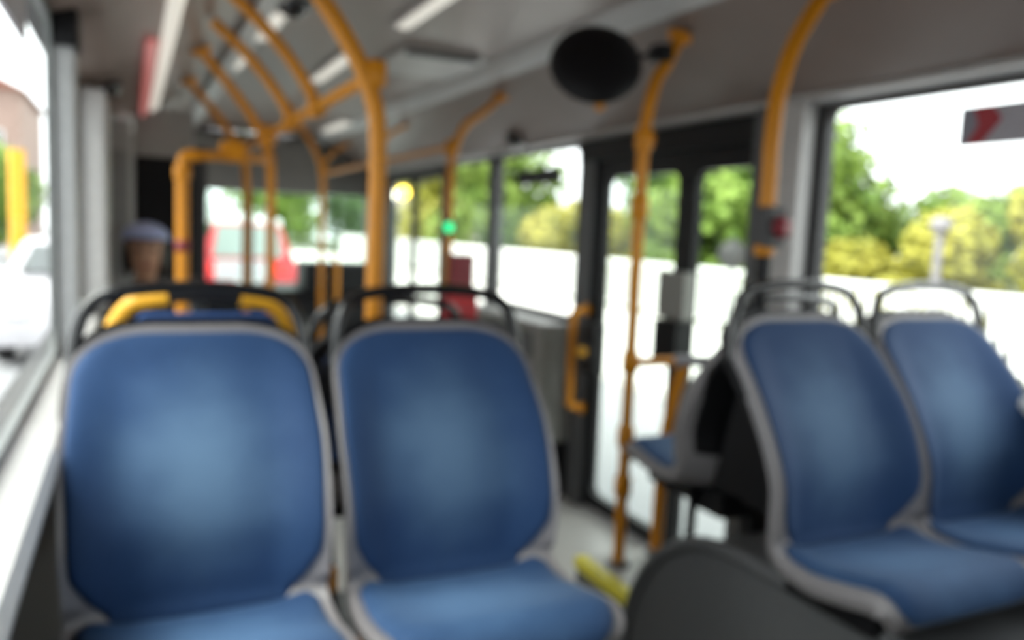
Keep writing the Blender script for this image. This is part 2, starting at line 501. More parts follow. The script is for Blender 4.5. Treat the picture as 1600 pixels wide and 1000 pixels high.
# orange grab handle on the leaf next to the door post
h = thing('door_grab_handle', 'orange vertical grab handle on the dark door post beside the yellow knob', 'handle', (2.03, 3.46, 0.52))
MB().tube(catmull([(0.03, 0, 0.0), (-0.03, 0, 0.02), (-0.035, 0, 0.08), (-0.035, 0, 0.25), (-0.035, 0, 0.44), (-0.03, 0, 0.49), (0.03, -0.0, 0.505)], 6), 0.019, 12).build('bar', 'orange', h)
for z in (0.0, 0.505):
    MB().lathe([(0, -0.006), (0.03, -0.006), (0.03, 0.006), (0, 0.006)], (0.035, 0, z), 16, Matrix.Rotation(PI / 2, 3, 'Y')).build('mounting_plate', 'orange', h)
h = thing('emergency_door_box', 'black emergency box with a round yellow knob next to the orange door handle', 'control box', (2.035, 3.34, 0.72))
MB().b2((-0.02, -0.06, 0), (0.045, 0.06, 0.25), 0.01).build('housing', 'black', h)
MB().lathe([(0, -0.05), (0.02, -0.05), (0.026, -0.035), (0.026, -0.02), (0.012, -0.016), (0.012, 0)], (-0.02, 0, 0.11), 16, Matrix.Rotation(PI / 2, 3, 'Y')).build('knob', 'yellow', h)
MB().lathe([(0, -0.004), (0.04, -0.004), (0.04, 0.004), (0, 0.004)], (-0.02, 0, 0.11), 20, Matrix.Rotation(PI / 2, 3, 'Y')).build('dial_plate', 'charcoal', h)

# ================================================================== SEATS
# side profile (y to the front is negative, z up) from cushion nose to the top of the back, origin in the seat fold
PROF = catmull([(-0.325, -0.028), (-0.337, 0.006), (-0.305, 0.036), (-0.23, 0.022), (-0.14, 0.002), (-0.06, -0.002),
                (-0.010, 0.028), (-0.002, 0.095), (0.004, 0.17), (0.036, 0.26), (0.086, 0.355), (0.126, 0.425), (0.146, 0.476)], 10)
PROF = np.array(PROF)
seg = np.linalg.norm(np.diff(PROF, axis=0), axis=1)
ARC = np.concatenate([[0], np.cumsum(seg)])
LEN = ARC[-1]

def prof_at(s):
    a = min(max(s, 0.0), 1.0) * LEN
    y = np.interp(a, ARC, PROF[:, 0]); z = np.interp(a, ARC, PROF[:, 1])
    e = 0.012
    y0, z0 = np.interp(a - e, ARC, PROF[:, 0]), np.interp(a - e, ARC, PROF[:, 1])
    y1, z1 = np.interp(a + e, ARC, PROF[:, 0]), np.interp(a + e, ARC, PROF[:, 1])
    ty, tz = y1 - y0, z1 - z0
    L = math.hypot(ty, tz)
    ty, tz = ty / L, tz / L
    ny, nz = -tz, ty           # towards the sitter (up on the pan, forward on the back)
    if s > 1:
        y += ty * (s - 1) * LEN; z += tz * (s - 1) * LEN
    return y, z, ny, nz

S_FOLD = np.interp(7.0, np.arange(len(ARC)) / 10.0, ARC) / LEN   # about the fold
def half_w(s):
    return float(np.interp(s, [0, 0.06, 0.2, 0.36, 0.46, 0.58, 0.75, 0.9, 1.0], [0.185, 0.209, 0.213, 0.209, 0.207, 0.213, 0.216, 0.209, 0.200]))
def bolster(s):
    return float(np.interp(s, [0, 0.12, 0.28, 0.38, 0.46, 0.58, 0.78, 0.92, 1.0], [0.0, 0.006, 0.012, 0.03, 0.058, 0.066, 0.046, 0.022, 0.008]))

def grid_mesh(mb, rows):
    """rows: list of lists of front points and back points -> closed slab"""
    n, m = len(rows), len(rows[0][0])
    vs = []
    for fr, bk in rows:
        vs += fr
    for fr, bk in rows:
        vs += bk
    o = n * m
    fs = []
    for i in range(n - 1):
        for j in range(m - 1):
            a = i * m + j
            fs.append((a, a + 1, a + m + 1, a + m))
            fs.append((o + a, o + a + m, o + a + m + 1, o + a + 1))
    for i in range(n - 1):
        for j in (0, m - 1):
            a = i * m + j
            fs.append((a, a + m, o + a + m, o + a))
    for i in (0, n - 1):
        for j in range(m - 1):
            a = i * m + j
            fs.append((a, a + 1, o + a + 1, o + a))
    mb.add(vs, fs, True)

def sup(t, p):
    t = min(max(t, 0.0), 1.0)
    return max(1 - t ** p, 0.0) ** (1.0 / p)

def seat_surface(s0, s1, wf, off_f, off_b, ns=44, nu=25, dome=0.0, fr_pow=10):
    mb = MB()
    rows = []
    for i in range(ns):
        a = -math.cos(PI * i / (ns - 1))            # denser at both ends
        s = s0 + (s1 - s0) * (a + 1) / 2
        y, z, ny, nz = prof_at(s)
        wd = max(wf(s), 0.004)
        bo = bolster(s)
        fr, bk = [], []
        for j in range(nu):
            u = -math.cos(PI * j / (nu - 1))
            uw = u * wd / half_w(min(s, 1))         # bolster follows the position across the seat
            lift = bo * (0.25 * abs(uw) ** 2 + 0.75 * (max(0.0, abs(uw) - 0.58) / 0.42) ** 1.25)
            d = dome * (max(1 - abs(a) ** fr_pow, 0) ** 0.5) * (max(1 - abs(u) ** fr_pow, 0) ** 0.5)
            hf = lift + off_f + d
            hb = lift + off_b
            fr.append((u * wd, y + ny * hf, z + nz * hf))
            bk.append((u * wd, y + ny * hb, z + nz * hb))
        rows.append((fr, bk))
    grid_mesh(mb, rows)
    return mb

def shell_w(s):
    w_ = half_w(min(s, 1)) + 0.004
    if s > 0.885:
        w_ *= sup((s - 0.885) / (1.03 - 0.885), 3.2)
    return w_
def back_w(s):
    f = float(np.interp(s, [0.42, 0.44, 0.54, 0.7, 1], [0.70, 0.74, 0.96, 0.98, 0.985]))
    w_ = half_w(min(s, 1)) * f
    if s > 0.88:
        w_ *= sup((s - 0.88) / (1.014 - 0.88), 3.3)
    return w_
def cush_w(s):
    w_ = half_w(s) * float(np.interp(s, [0.03, 0.38, 0.42], [0.95, 0.94, 0.85]))
    if s < 0.14:
        w_ *= 0.72 + 0.28 * sup((0.14 - s) / 0.13, 2.2)
    return w_

ME = {}
def seat_meshes():
    def put(k, mb, m):
        me = mb.mesh(k); me.materials.append(M_[m]); ME[k] = me
    put('shell', seat_surface(0.0, 1.028, shell_w, 0.0, -0.042, 60, 27), 'shell')
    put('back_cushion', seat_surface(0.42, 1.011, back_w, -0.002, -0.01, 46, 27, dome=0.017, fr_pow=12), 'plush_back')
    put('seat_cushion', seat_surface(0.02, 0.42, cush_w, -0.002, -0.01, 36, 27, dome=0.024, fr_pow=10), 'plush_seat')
    # back cover (behind the shell)
    put('back_cover', seat_surface(0.52, 1.05, lambda s: half_w(min(s, 1)) * float(np.interp(s, [0.52, 0.72, 0.84], [0.88, 0.93, 1.055])) * (sup((s - 0.89) / (1.054 - 0.89), 3.4) if s > 0.89 else 1), -0.034, -0.056, 44, 21), 'black')
    yt, zt, ny, nz = prof_at(0.93)
    yh = yt + 0.012
    loop = [(-0.207, yh - 0.012, zt - 0.05), (-0.205, yh - 0.002, zt + 0.0), (-0.192, yh + 0.010, zt + 0.085), (-0.160, yh + 0.02, zt + 0.130), (-0.09, yh + 0.022, zt + 0.146),
            (0, yh + 0.024, zt + 0.150)]
    loop = loop + [(-x, y, z) for (x, y, z) in loop[-2::-1]]
    put('handle', MB().tube(catmull(loop, 6), 0.0125, 12), 'black_gloss')
    yt2, zt2, _, _ = prof_at(1.0)
    low = [(-0.2, yh - 0.01, zt - 0.03), (-0.17, yh + 0.0, zt + 0.005), (-0.1, yh + 0.008, zt + 0.036), (0, yh + 0.012, zt + 0.048)]
    low = low + [(-x, y, z) for (x, y, z) in low[-2::-1]]
    put('handle_base', MB().tube(catmull(low, 6), 0.013, 10), 'black')
    # corner grip: thick sleeve on a handle corner
    grip = [(-0.199, yh + 0.006, zt + 0.045), (-0.192, yh + 0.010, zt + 0.085), (-0.160, yh + 0.02, zt + 0.130), (-0.12, yh + 0.021, zt + 0.141), (-0.08, yh + 0.022, zt + 0.147)]
    put('grip_l', MB().tube(catmull(grip, 6), 0.0185, 12), 'yellow')
    put('grip_r', MB().tube(catmull([(-x, y, z) for (x, y, z) in grip], 6), 0.0185, 12), 'yellow')
    put('low_back', seat_surface(0.56, 0.99, lambda s: shell_w(s) * 0.86, -0.054, -0.066, 30, 17), 'fabric_back')
    put('upholstered_back', seat_surface(0.56, 1.10, lambda s: half_w(min(s, 1)) * 0.9 * (sup((s - 0.93) / (1.13 - 0.93), 3.0) if s > 0.93 else 1), -0.052, -0.066, 34, 17), 'fabric_back')
seat_meshes()

def make_seat(label, loc, zj, rz=0.0, group=None, style='plain', legs=True):
    """loc = floor point below the seat fold, zj = fold height above the floor"""
    r = thing('bus_seat', label, 'seat', loc, rz, group)
    def p(name, key):
        return obj(name, ME[key], r, loc=(0, 0, zj))
    sh = p('seat_shell', 'shell')
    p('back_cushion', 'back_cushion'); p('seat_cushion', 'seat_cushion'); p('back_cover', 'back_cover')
    hd = p('grab_handle', 'handle')
    p('handle_base', 'handle_base')
    if style == 'yellow':
        for kk in ('grip_l', 'grip_r'):
            g = obj('handle_grip', ME[kk], hd)
            tag(g, 'yellow corner grip')
        tag(obj('upholstered_back', ME['upholstered_back'], r, loc=(0, 0, zj)), 'dark blue upholstered rear face')
    if style == 'low':
        tag(obj('upholstered_back', ME['low_back'], r, loc=(0, 0, zj)), 'dark blue upholstered rear face')
    # pedestal under the pan
    hgt = zj - 0.03
    ped = MB()
    ped.b2((-0.16, -0.26, max(0.0, hgt - 0.045)), (0.16, -0.03, hgt - 0.004), 0.008)
    ped.build('pan_bracket', 'black', r)
    if legs:
        for sx in (-1, 1):
            MB().tube([(sx * 0.13, -0.06, hgt - 0.03), (sx * 0.13, -0.07, 0.0)], 0.016, 10).build('leg', 'black', r)
    return r

ZJ = 0.70
POD = 0.22
# podium under the left seats
pod = thing('seat_podium', 'dark raised podium carrying the blue seats along the left wall', 'podium', (0.3, 1.2, 0))
MB().b2((XL - 0.3 + 0.003, -1.6, 0), (0.50, 0.42, POD), 0.01).build('body', 'charcoal', pod)
MB().b2((0.47, -1.6, POD - 0.02), (0.508, 0.42, POD + 0.004), 0.004).build('edge_strip', 'yellow_edge', pod)

YJ = 1.455
make_seat('rear-facing blue seat beside the left window, nearest to the camera', (0.107, YJ, POD), ZJ - POD, group='rear-facing seats on the left')
make_seat('rear-facing blue seat on the aisle, in front of the tall orange pole', (0.572, YJ, POD), ZJ - POD, group='rear-facing seats on the left')
# dark joint between the two seats with its small orange reflector
j = thing('seat_divider', 'thin black divider strip with an orange tab between the two left seats', 'divider', (0.3395, YJ, POD))
MB().prism([(-0.36, ZJ - POD - 0.01), (-0.05, ZJ - POD - 0.02), (0.0, ZJ - POD + 0.06), (0.045, ZJ - POD + 0.26), (0.115, ZJ - POD + 0.43), (0.16, ZJ - POD + 0.42), (0.09, ZJ - POD + 0.24), (0.05, ZJ - POD - 0.0), (0.04, 0.0), (-0.04, 0.0), (-0.06, ZJ - POD - 0.1), (-0.36, ZJ - POD - 0.06)], 0, -0.005, 0.005).build('strip', 'black', j)
MB().b2((-0.0055, -0.028, ZJ - POD + 0.0), (0.0055, 0.01, ZJ - POD + 0.055), 0.002).build('tab', 'orange', j)

# forward-facing seats back to back with them (yellow corner grips)
ZB = 0.645
make_seat('forward-facing seat with yellow corner grips, seen from behind next to the left wall', (0.155, 2.16, POD - 0.14), ZB - POD + 0.14, rz=PI, style='yellow')
make_seat('forward-facing seat seen from behind, mostly hidden by the aisle seat beside the tall pole', (0.61, 2.16, POD - 0.14), ZB - 0.005 - POD + 0.14, rz=PI, style='low')
pod2 = thing('seat_podium', 'low dark podium behind the left seats', 'podium', (0.4, 2.0, 0))
MB().b2((XL - 0.4 + 0.003, -0.375, 0), (0.45, 0.75, POD - 0.14), 0.01).build('body', 'charcoal', pod2)

# right side: rear-facing pair over the wheel arch
ZR = 0.735
YR = 1.255
PR = 0.25
make_seat('rear-facing blue seat on the right, on the aisle above the dark wheel arch', (1.42, YR, 0.655), ZR - 0.655, group='rear-facing seats on the right', legs=False)
make_seat('rear-facing blue seat on the right, beside the window with the railing', (1.862, YR, 0.655), ZR - 0.655, group='rear-facing seats on the right', legs=False)
# single forward-facing seat by the door
make_seat('forward-facing single seat beside the centre door, seen from its side', (1.705, 1.87, PR), 0.675 - PR, rz=PI)

# wheel arch box (rounded), right
wa = thing('wheel_arch', 'dark grey rounded wheel arch box under the right seats', 'wheel arch', (1.7, 1.25, 0))
poly = []
Y0, Y1, ZT, R = -0.85, 0.60, 0.655, 0.44
for q in range(0, 13):
    a = q * PI / 24
    poly.append((Y1 - R + R * math.cos(a), ZT - R + R * math.sin(a)))
for q in range(12, 25):
    a = q * PI / 24
    poly.append((Y0 + R + R * math.cos(a), ZT - R + R * math.sin(a)))
poly += [(Y0, 0), (Y1, 0)]
MB().prism(poly, 0, 1.30 - 1.7, XR - 1.702).build('housing', 'charcoal', wa)
MB().tube([(1.30 - 1.7, y, z) for (y, z) in poly[:26]], 0.02, 10).build('rounded_rim', 'charcoal', wa)

# black wedge between the back-to-back seats on the right
wd = thing('seat_back_divider', 'black wedge panel between the right seats and the single door seat', 'divider', (1.72, 1.6, 0.5))
MB().prism([(-0.20, 0.20), (0.16, 0.20), (0.08, 0.48), (-0.01, 0.66), (-0.05, 0.66), (-0.15, 0.40)], 0, 1.50 - 1.72, XR - 1.74).build('panel', 'black', wd)
MB().b2((-0.16, -0.06, 0.158), (0.36, 0.10, 0.22), 0.01).build('base', 'black', wd)
MB().b2((-0.14, 0.20, 0.07), (0.34, 0.36, 0.145), 0.01).build('under_seat_box', 'black', wd)

# raised step in front of the wheel arch with a yellow edge
st = thing('raised_step', 'raised step by the door with a bright yellow edge strip', 'step', (1.75, 2.05, 0))
MB().b2((1.425 - 1.75, -0.19, 0), (XR - 1.75 - 0.12, 0.31, PR), 0.006).build('body', 'charcoal', st)
MB().b2((1.455 - 1.75, -0.19, PR - 0.01), (XR - 1.75 - 0.13, 0.30, PR + 0.006), 0.003).build('tread', 'floor', st)
MB().b2((1.418 - 1.75, -0.19, PR - 0.03), (1.462 - 1.75, 0.315, PR + 0.010), 0.004).build('edge_strip', 'yellow_edge', st)

# ================================================================== POLES AND RAILS
def sleeve(parent, c, r=0.029, hgt=0.07, knob=None, name='clamp', m='orange', axis='Z'):
    mb = MB()
    R = Matrix.Identity(3) if axis == 'Z' else Matrix.Rotation(PI / 2, 3, 'X' if axis == 'Y' else 'Y')
    mb.lathe([(r * 0.75, -hgt / 2), (r, -hgt / 2 + 0.006), (r, hgt / 2 - 0.006), (r * 0.75, hgt / 2)], c, 16, R)
    if knob:
        kx, ky, kr = knob
        mb.tube([Vector(c), Vector(c) + Vector((kx, ky, 0))], [kr, kr * 0.9], 12)
    return mb.build(name, m, parent)

def pole(label, x, y, z0, topx, ztop=2.09, r=0.019, bend=1.72, group=None, m='orange'):
    """vertical pole whose upper end sweeps over to the cove at topx"""
    p = thing('grab_pole', label, 'pole', (x, y, z0), group=group)
    dx = topx - x
    pts = [(0, 0, 0), (0, 0, 0.3 * (bend - z0)), (0, 0, 0.7 * (bend - z0)), (0, 0, bend - 0.12 - z0), (dx * 0.07, 0, bend - z0), (dx * 0.28, 0, bend + 0.11 - z0), (dx * 0.62, 0, bend + (ztop - bend) * 0.66 - z0), (dx, 0, ztop - z0)]
    MB().tube(catmull(pts, 8), r, 14).build('tube', m, p)
    MB().lathe([(0, 0.0), (0.045, 0.0), (0.045, 0.008), (0.02, 0.02), (0, 0.02)], (0, 0, 0), 18).build('foot_flange', 'charcoal', p)
    sx = 1 if dx > 0 else -1
    MB().lathe([(0, 0), (0.042, 0.0), (0.042, 0.012), (0.02, 0.025), (0, 0.025)], (dx, 0, ztop - z0 + 0.004), 18, Matrix.Rotation(PI + sx * 0.42, 3, 'Y')).build('ceiling_flange', m, p)
    return p

XP = 0.52
zr = 1.745
p1 = pole('tall orange pole curving to the ceiling right behind the two nearest left seats', XP, 1.85, POD - 0.14, 0.25, 2.05, r=0.0205, bend=1.70)
sleeve(p1, (-0.010, 0, zr - (POD - 0.14)), 0.026, 0.06)
p2 = pole('slim orange pole far ahead near the windscreen, left of the dark console', 1.17, 5.5, 0, 0.95, 2.13, bend=1.78)
sleeve(p2, (0, 0, 1.74), 0.028, 0.06)
p3 = pole('second orange pole along the left aisle rail, in front of the red car', XP, 3.44, 0, 0.25, 2.05, bend=1.70)
sleeve(p3, (-0.012, 0, zr), 0.032, 0.075)
p4 = pole('farthest orange pole of the left aisle rail, near the driver partition', XP, 4.22, 0, 0.25, 2.05, bend=1.70)
sleeve(p4, (-0.012, 0, zr), 0.032, 0.075)
# longitudinal rail with a hanging bow
rl = thing('ceiling_rail', 'orange handrail running lengthwise under the ceiling above the left aisle', 'handrail', (XP - 0.01, 1.85, zr))
MB().tube([(0, 0.03, 0), (0, 0.62, 0), (0, 1.56, 0), (0, 2.34, 0)], 0.017, 12).build('rail', 'orange', rl)
for yy in (0.65, 1.07):
    MB().tube(catmull([(0, yy, -0.03), (-0.012, yy, 0.03), (-0.07, yy, 0.12), (-0.16, yy, 0.22), (-0.26, yy, 0.305)], 8), 0.0185, 12).build('support_bow', 'orange', rl)
    sleeve(rl, (0, yy, 0), 0.028, 0.08, axis='Y')

# door pole with clamps
pd = pole('orange pole standing on the raised step by the centre door', 1.530, 2.252, PR, 1.65, 2.065, r=0.0205, bend=1.80)
for z, kn in ((1.72, (0.03, -0.02, 0.022)), (1.495, (0.02, -0.01, 0.02)), (0.975, None), (0.715, (0.024, -0.008, 0.018)), (0.54, (0.024, -0.008, 0.018))):
    sleeve(pd, (0, 0, z - PR), 0.03, 0.075, kn)
# side guard of the single seat: armrest rail + curved post
gd = thing('seat_guard_rail', 'orange guard rail with a grey armrest beside the single door seat', 'handrail', (1.725, 2.30, PR))
MB().tube(catmull([(0.0, 0.0, 0.0), (0.0, 0.0, 0.25), (0.012, 0, 0.45), (0.03, -0.02, 0.62), (0.045, -0.05, 0.72)], 8), 0.0225, 12).build('post', 'orange', gd)
MB().tube([(-0.195, -0.045, 0.722), (-0.02, -0.05, 0.722)], 0.017, 12).build('front_rail', 'orange', gd)
MB().tube([(-0.02, -0.05, 0.722), (0.06, -0.06, 0.722), (0.19, -0.12, 0.722), (0.205, -0.46, 0.722)], 0.021, 12).build('armrest', 'shell', gd)
MB().lathe([(0, 0.0), (0.042, 0.0), (0.042, 0.008), (0.02, 0.02), (0, 0.02)], (0, 0, 0), 18).build('foot_flange', 'charcoal', gd)

# pole above the right seats with the stop-button box and its black lower part
pr = thing('grab_pole', 'orange pole behind the right aisle seat ending in a dark red button box', 'pole', (1.525, 1.65, 1.08))
zz = lambda z: z - 1.08
MB().tube(catmull([(0, 0, zz(1.49)), (0, 0, zz(1.58)), (-0.001, 0, zz(1.66)), (0.01, 0, zz(1.79)), (0.05, 0, zz(1.92)), (0.125, 0, zz(2.04)), (0.155, 0, zz(2.08))], 8), 0.0215, 14).build('upper_tube', 'orange', pr)
tag(MB().tube([(0.0, 0, 0.0), (0.0, 0, zz(1.38))], 0.0205, 14).build('lower_tube', 'black', pr), 'black lower tube')
bx = MB().b2((-0.024, -0.035, zz(1.385)), (0.04, 0.025, zz(1.495)), 0.012).build('button_box', 'walldark', pr)
MB().lathe([(0, 0), (0.026, 0), (0.03, 0.006), (0.028, 0.014), (0, 0.02)], (0.014, -0.038, zz(1.44)), 18, Matrix.Rotation(PI / 2, 3, 'X')).build('stop_button', 'darkred', bx)
sleeve(pr, (0, 0, zz(1.378)), 0.027, 0.03)
MB().lathe([(0, 0), (0.042, 0.0), (0.042, 0.012), (0.02, 0.025), (0, 0.025)], (0.155, 0, zz(2.083)), 18, Matrix.Rotation(PI + 0.45, 3, 'Y')).build('ceiling_flange', 'orange', pr)

# pole by the front-right with ticket validator
pv = pole('orange pole holding the red ticket validator ahead of the centre door', 1.42, 3.74, 0, 1.68, 2.07, r=0.021, bend=1.80)
sleeve(pv, (0.0, 0, 1.79), 0.032, 0.08)
tv = thing('ticket_validator', 'red ticket validator with a glowing green light on the orange pole', 'validator', (1.42, 3.74, 0.93))
MB().b2((-0.033, -0.075, 0.0), (0.142, 0.0, 0.19), 0.012).build('lower_case', 'red', tv)
MB().b2((-0.005, -0.065, 0.18), (0.12, 0.0, 0.345), 0.012).build('upper_case', 'darkred', tv)
MB().b2((0.025, -0.07, 0.24), (0.095, -0.06, 0.31), 0.003).build('screen', 'darkred', tv)
MB().b2((0.005, -0.079, 0.06), (0.11, -0.07, 0.075), 0.002).build('card_slot', 'darkred', tv)
MB().b2((-0.028, -0.028, 0.1), (0.028, 0.028, 0.16), 0.01).build('pole_clamp', 'charcoal', tv)
arm = MB().b2((-0.055, -0.06, 0.445), (0.015, -0.02, 0.505), 0.014).build('light_housing', 'charcoal', tv)
MB().lathe([(0, 0), (0.024, 0), (0.022, 0.008), (0, 0.012)], (-0.022, -0.06, 0.475), 20, Matrix.Rotation(PI / 2, 3, 'X')).build('status_light', 'green_led', arm)
# rail forward of it
rr = thing('ceiling_rail', 'orange handrail under the ceiling running forward from the validator pole', 'handrail', (1.43, 3.74, 1.80))
MB().tube([(0, 0.03, 0), (0, 1.5, 0), (0, 3.1, 0.0)], 0.017, 12).build('rail', 'orange', rr)
MB().tube(catmull([(0, 1.5, 0), (0.04, 1.5, 0.1), (0.12, 1.5, 0.2), (0.24, 1.5, 0.275)], 6), 0.016, 12).build('support_bow', 'orange', rr)
MB().tube(catmull([(0, 3.1, 0), (0.04, 3.1, 0.1), (0.12, 3.1, 0.2), (0.24, 3.1, 0.275)], 6), 0.016, 12).build('support_bow', 'orange', rr)

# pole frame near the driver's partition
pf = thing('goalpost_handrail', 'orange goalpost frame of thick tubes in front of the dark driver partition', 'handrail', (0.16, 3.0, 0))
MB().tube(catmull([(0, 0, 0), (0, 0, 0.6), (0, 0, 1.2), (0, 0, 1.5), (0, 0, 1.57), (0.012, 0, 1.605), (0.05, 0, 1.612)], 6), 0.022, 14).build('post', 'orange', pf)
MB().tube([(0.03, 0, 1.611), (0.12, 0, 1.615), (0.352, 0.44, 1.645)], 0.016, 12).build('cross_bar', 'orange', pf)
sleeve(pf, (0.0, 0, 1.55), 0.028, 0.05)
MB().box((0.165, 0.03, 1.635), (0.085, 0.045, 0.07), 0.012).build('joint_block', 'orange', pf)
MB().lathe([(0, 0.0), (0.045, 0.0), (0.045, 0.008), (0.02, 0.02), (0, 0.02)], (0, 0, 0), 18).build('foot_flange', 'charcoal', pf)
MB().lathe([(0.018, -0.02), (0.0245, -0.018), (0.0245, 0.018), (0.018, 0.02)], (0, 0, 1.30), 16).build('band', 'darkred', pf)

# ================================================================== MIRROR, SIGNS, CEILING FITTINGS
nrm = Vector((-0.36, -0.76, 0.42)).normalized()
Rm = nrm.to_track_quat('Z', 'Y').to_matrix()
mr = thing('door_mirror', 'round black-backed mirror on an arm clamped to the door pole', 'mirror', (1.322, 2.235, 1.93))
MB().lathe([(0.138, -0.006), (0.147, 0.0), (0.142, 0.012), (0.12, 0.026), (0.08, 0.036), (0.03, 0.04), (0, 0.04)], (0, 0, 0), 36, Rm).build('back_shell', 'black', mr)
MB().lathe([(0, -0.022), (0.05, -0.019), (0.1, -0.012), (0.139, -0.004)], (0, 0, 0), 36, Rm).build('mirror_face', 'mirror', mr)
MB().tube(catmull([(0.06, 0.02, 0.025), (0.13, 0.015, 0.038), (0.19, 0.015, 0.055), (0.245, 0.017, 0.068)], 6), 0.010, 10).build('arm', 'black', mr)
MB().b2((0.225, -0.014, 0.043), (0.285, 0.048, 0.098), 0.012).build('pole_clamp', 'black', mr)
MB().tube(catmull([(0.03, 0.03, -0.08), (0.036, 0.03, -0.105), (0.044, 0.03, -0.135)], 4), [0.016] * 8 + [0.009], 10).build('tilt_lever', 'orange', mr)

def window_sign(label, x, y0, y1, z0, z1, face, arrow=True, dark=False):
    """printed panel on a window: grey field, slate block, red chevron pointing to the back of the bus"""
    s = thing('window_sign', label, 'sign', (x, (y0 + y1) / 2, (z0 + z1) / 2))
    L, H = (y1 - y0) / 2, (z1 - z0) / 2
    MB().b2((-0.004, -L, -H), (0.004, L, H), 0.001).build('panel', 'black' if dark else 'signgrey', s)
    if arrow:
        f = -0.0065 * face if face else 0
        a, b = sorted((f, f + 0.002))
        # (y decreases to the right of the picture)
        MB().prism([(L * 0.985, -H * 0.97), (L * 0.74, -H * 0.97), (L * 0.74, H * 0.97), (L * 0.985, H * 0.97)], 0, a, b).build('slate_field', 'signdark', s)
        MB().prism([(L * 0.80, H * 0.97), (L * 0.55, H * 0.97), (L * 0.40, H * 0.25), (L * 0.66, -H * 0.93), (L * 0.88, -H * 0.97), (L * 0.72, 0.0)], 0, a - 0.001, b + 0.0005).build('red_arrow', 'signred', s)
    return s
window_sign('grey sign with a red arrow at the top of the right window', 2.098, 1.13, 1.535, 1.688, 1.795, 1)
window_sign('dark sign strip at the top of the window ahead of the door', 2.098, 3.86, 4.40, 1.672, 1.755, 1, arrow=False, dark=True)
window_sign('plain grey sign at the top of the left window', XL + 0.004, 1.15, 1.67, 1.69, 1.795, -1, arrow=False)

def ceiling_lamp(label, x, y0, y1, wd_, z=2.152):
    l = thing('ceiling_lamp', label, 'lamp', (x, (y0 + y1) / 2, z), group='ceiling lamps')
    L = (y1 - y0) / 2
    MB().b2((-wd_ / 2 - 0.012, -L - 0.012, -0.012), (wd_ / 2 + 0.012, L + 0.012, 0.006), 0.005).build('frame', 'pillar', l)
    MB().b2((-wd_ / 2, -L, -0.022), (wd_ / 2, L, -0.008), 0.006).build('diffuser', 'lamp', l)
ceiling_lamp('long ceiling lamp in the middle of the ceiling, nearest to the camera', 0.92, 2.30, 2.98, 0.05)
ceiling_lamp('ceiling lamp in the middle of the ceiling, second from the camera', 0.88, 3.63, 4.35, 0.06)
ceiling_lamp('ceiling lamp in the middle of the ceiling, farthest forward', 1.44, 5.9, 6.6, 0.12, 2.146)
ceiling_lamp('wide ceiling lamp above the left aisle rail, nearer of two', 0.46, 2.98, 3.45, 0.09, 2.138)
ceiling_lamp('wide ceiling lamp above the left aisle rail, farther of two', 0.44, 3.85, 4.15, 0.08, 2.136)

# light strip in the left cove, plus a weak glow standing in for a red reflection
cl = thing('cove_light', 'long pale light strip in the left ceiling cove with a painted red reflection at its far end', 'lamp', (0.11, 3.0, 1.985))
Rc = Matrix.Rotation(-0.464, 3, 'Y')
MB().box((0.005, 0.1, -0.006), (0.045, 3.6, 0.02), 0.006, Rc).build('diffuser', 'lamp', cl)
MB().box((-0.045, 0.95, -0.030), (0.032, 2.1, 0.02), 0.006, Rc).build('red_reflection_strip', 'red_reflection', cl)

# roof hatch
rh = thing('roof_hatch', 'grey roof hatch panel in the ceiling above the aisle', 'hatch', (1.26, 3.62, 2.152))
MB().b2((-0.22, -0.3, -0.012), (0.22, 0.3, 0.004), 0.008).build('panel', 'cove', rh)
MB().b2((-0.2, -0.29, -0.028), (0.12, -0.24, -0.01), 0.008).build('handle', 'charcoal', rh)
# domes
def dome(label, c, r, rot, cat='camera', name='ceiling_camera'):
    d = thing(name, label, cat, c)
    R = rot
    MB().lathe([(0, 0.004), (r * 1.15, 0.004), (r * 1.15, -0.008), (r, -0.012), (r * 0.6, -0.012)], (0, 0, 0), 24, R).build('base_ring', 'charcoal', d)
    MB().lathe([(r, -0.01), (r * 0.92, -r * 0.38), (r * 0.7, -r * 0.66), (r * 0.35, -r * 0.84), (0, -r * 0.9)], (0, 0, 0), 24, R).build('dome', 'black_gloss', d)
dome('small dark camera dome on the sloping panel above the right windows', (1.955, 4.15, 1.915), 0.055, Matrix.Rotation(0.45, 3, 'Y'))
dome('dark dome on the ceiling above the left aisle rail', (0.50, 2.86, 2.135), 0.06, Matrix.Identity(3))
dome('dark round loudspeaker on the left cove above the pale wall boxes', (-0.075, 3.6, 1.895), 0.045, Matrix.Rotation(-0.45, 3, 'Y'), 'loudspeaker', 'wall_loudspeaker')

# ================================================================== LEFT WALL BOXES, DRIVER CAB
c1 = thing('wall_cabinet', 'tall pale box on the left wall just behind the silver pillar', 'cabinet', (-0.125, 3.5, 0.9))
MB().b2((XL + 0.127, -0.2, 0.16), (0.045, 0.35, 0.945), 0.012).build('body', 'pillar', c1)
MB().b2((-0.02, -0.206, 0.2), (0.035, -0.2, 0.85), 0.004).build('door_panel', 'pillar', c1)
c2 = thing('wall_cabinet', 'tall pale box on the left wall next to the driver partition', 'cabinet', (-0.08, 4.5, 0.9))
MB().b2((XL + 0.08, -0.25, 0.12), (0.085, 0.45, 0.94), 0.012).build('body', 'pillar', c2)
MB().b2((0.0, -0.256, 0.2), (0.07, -0.25, 0.8), 0.004).build('door_panel', 'wallgrey', c2)

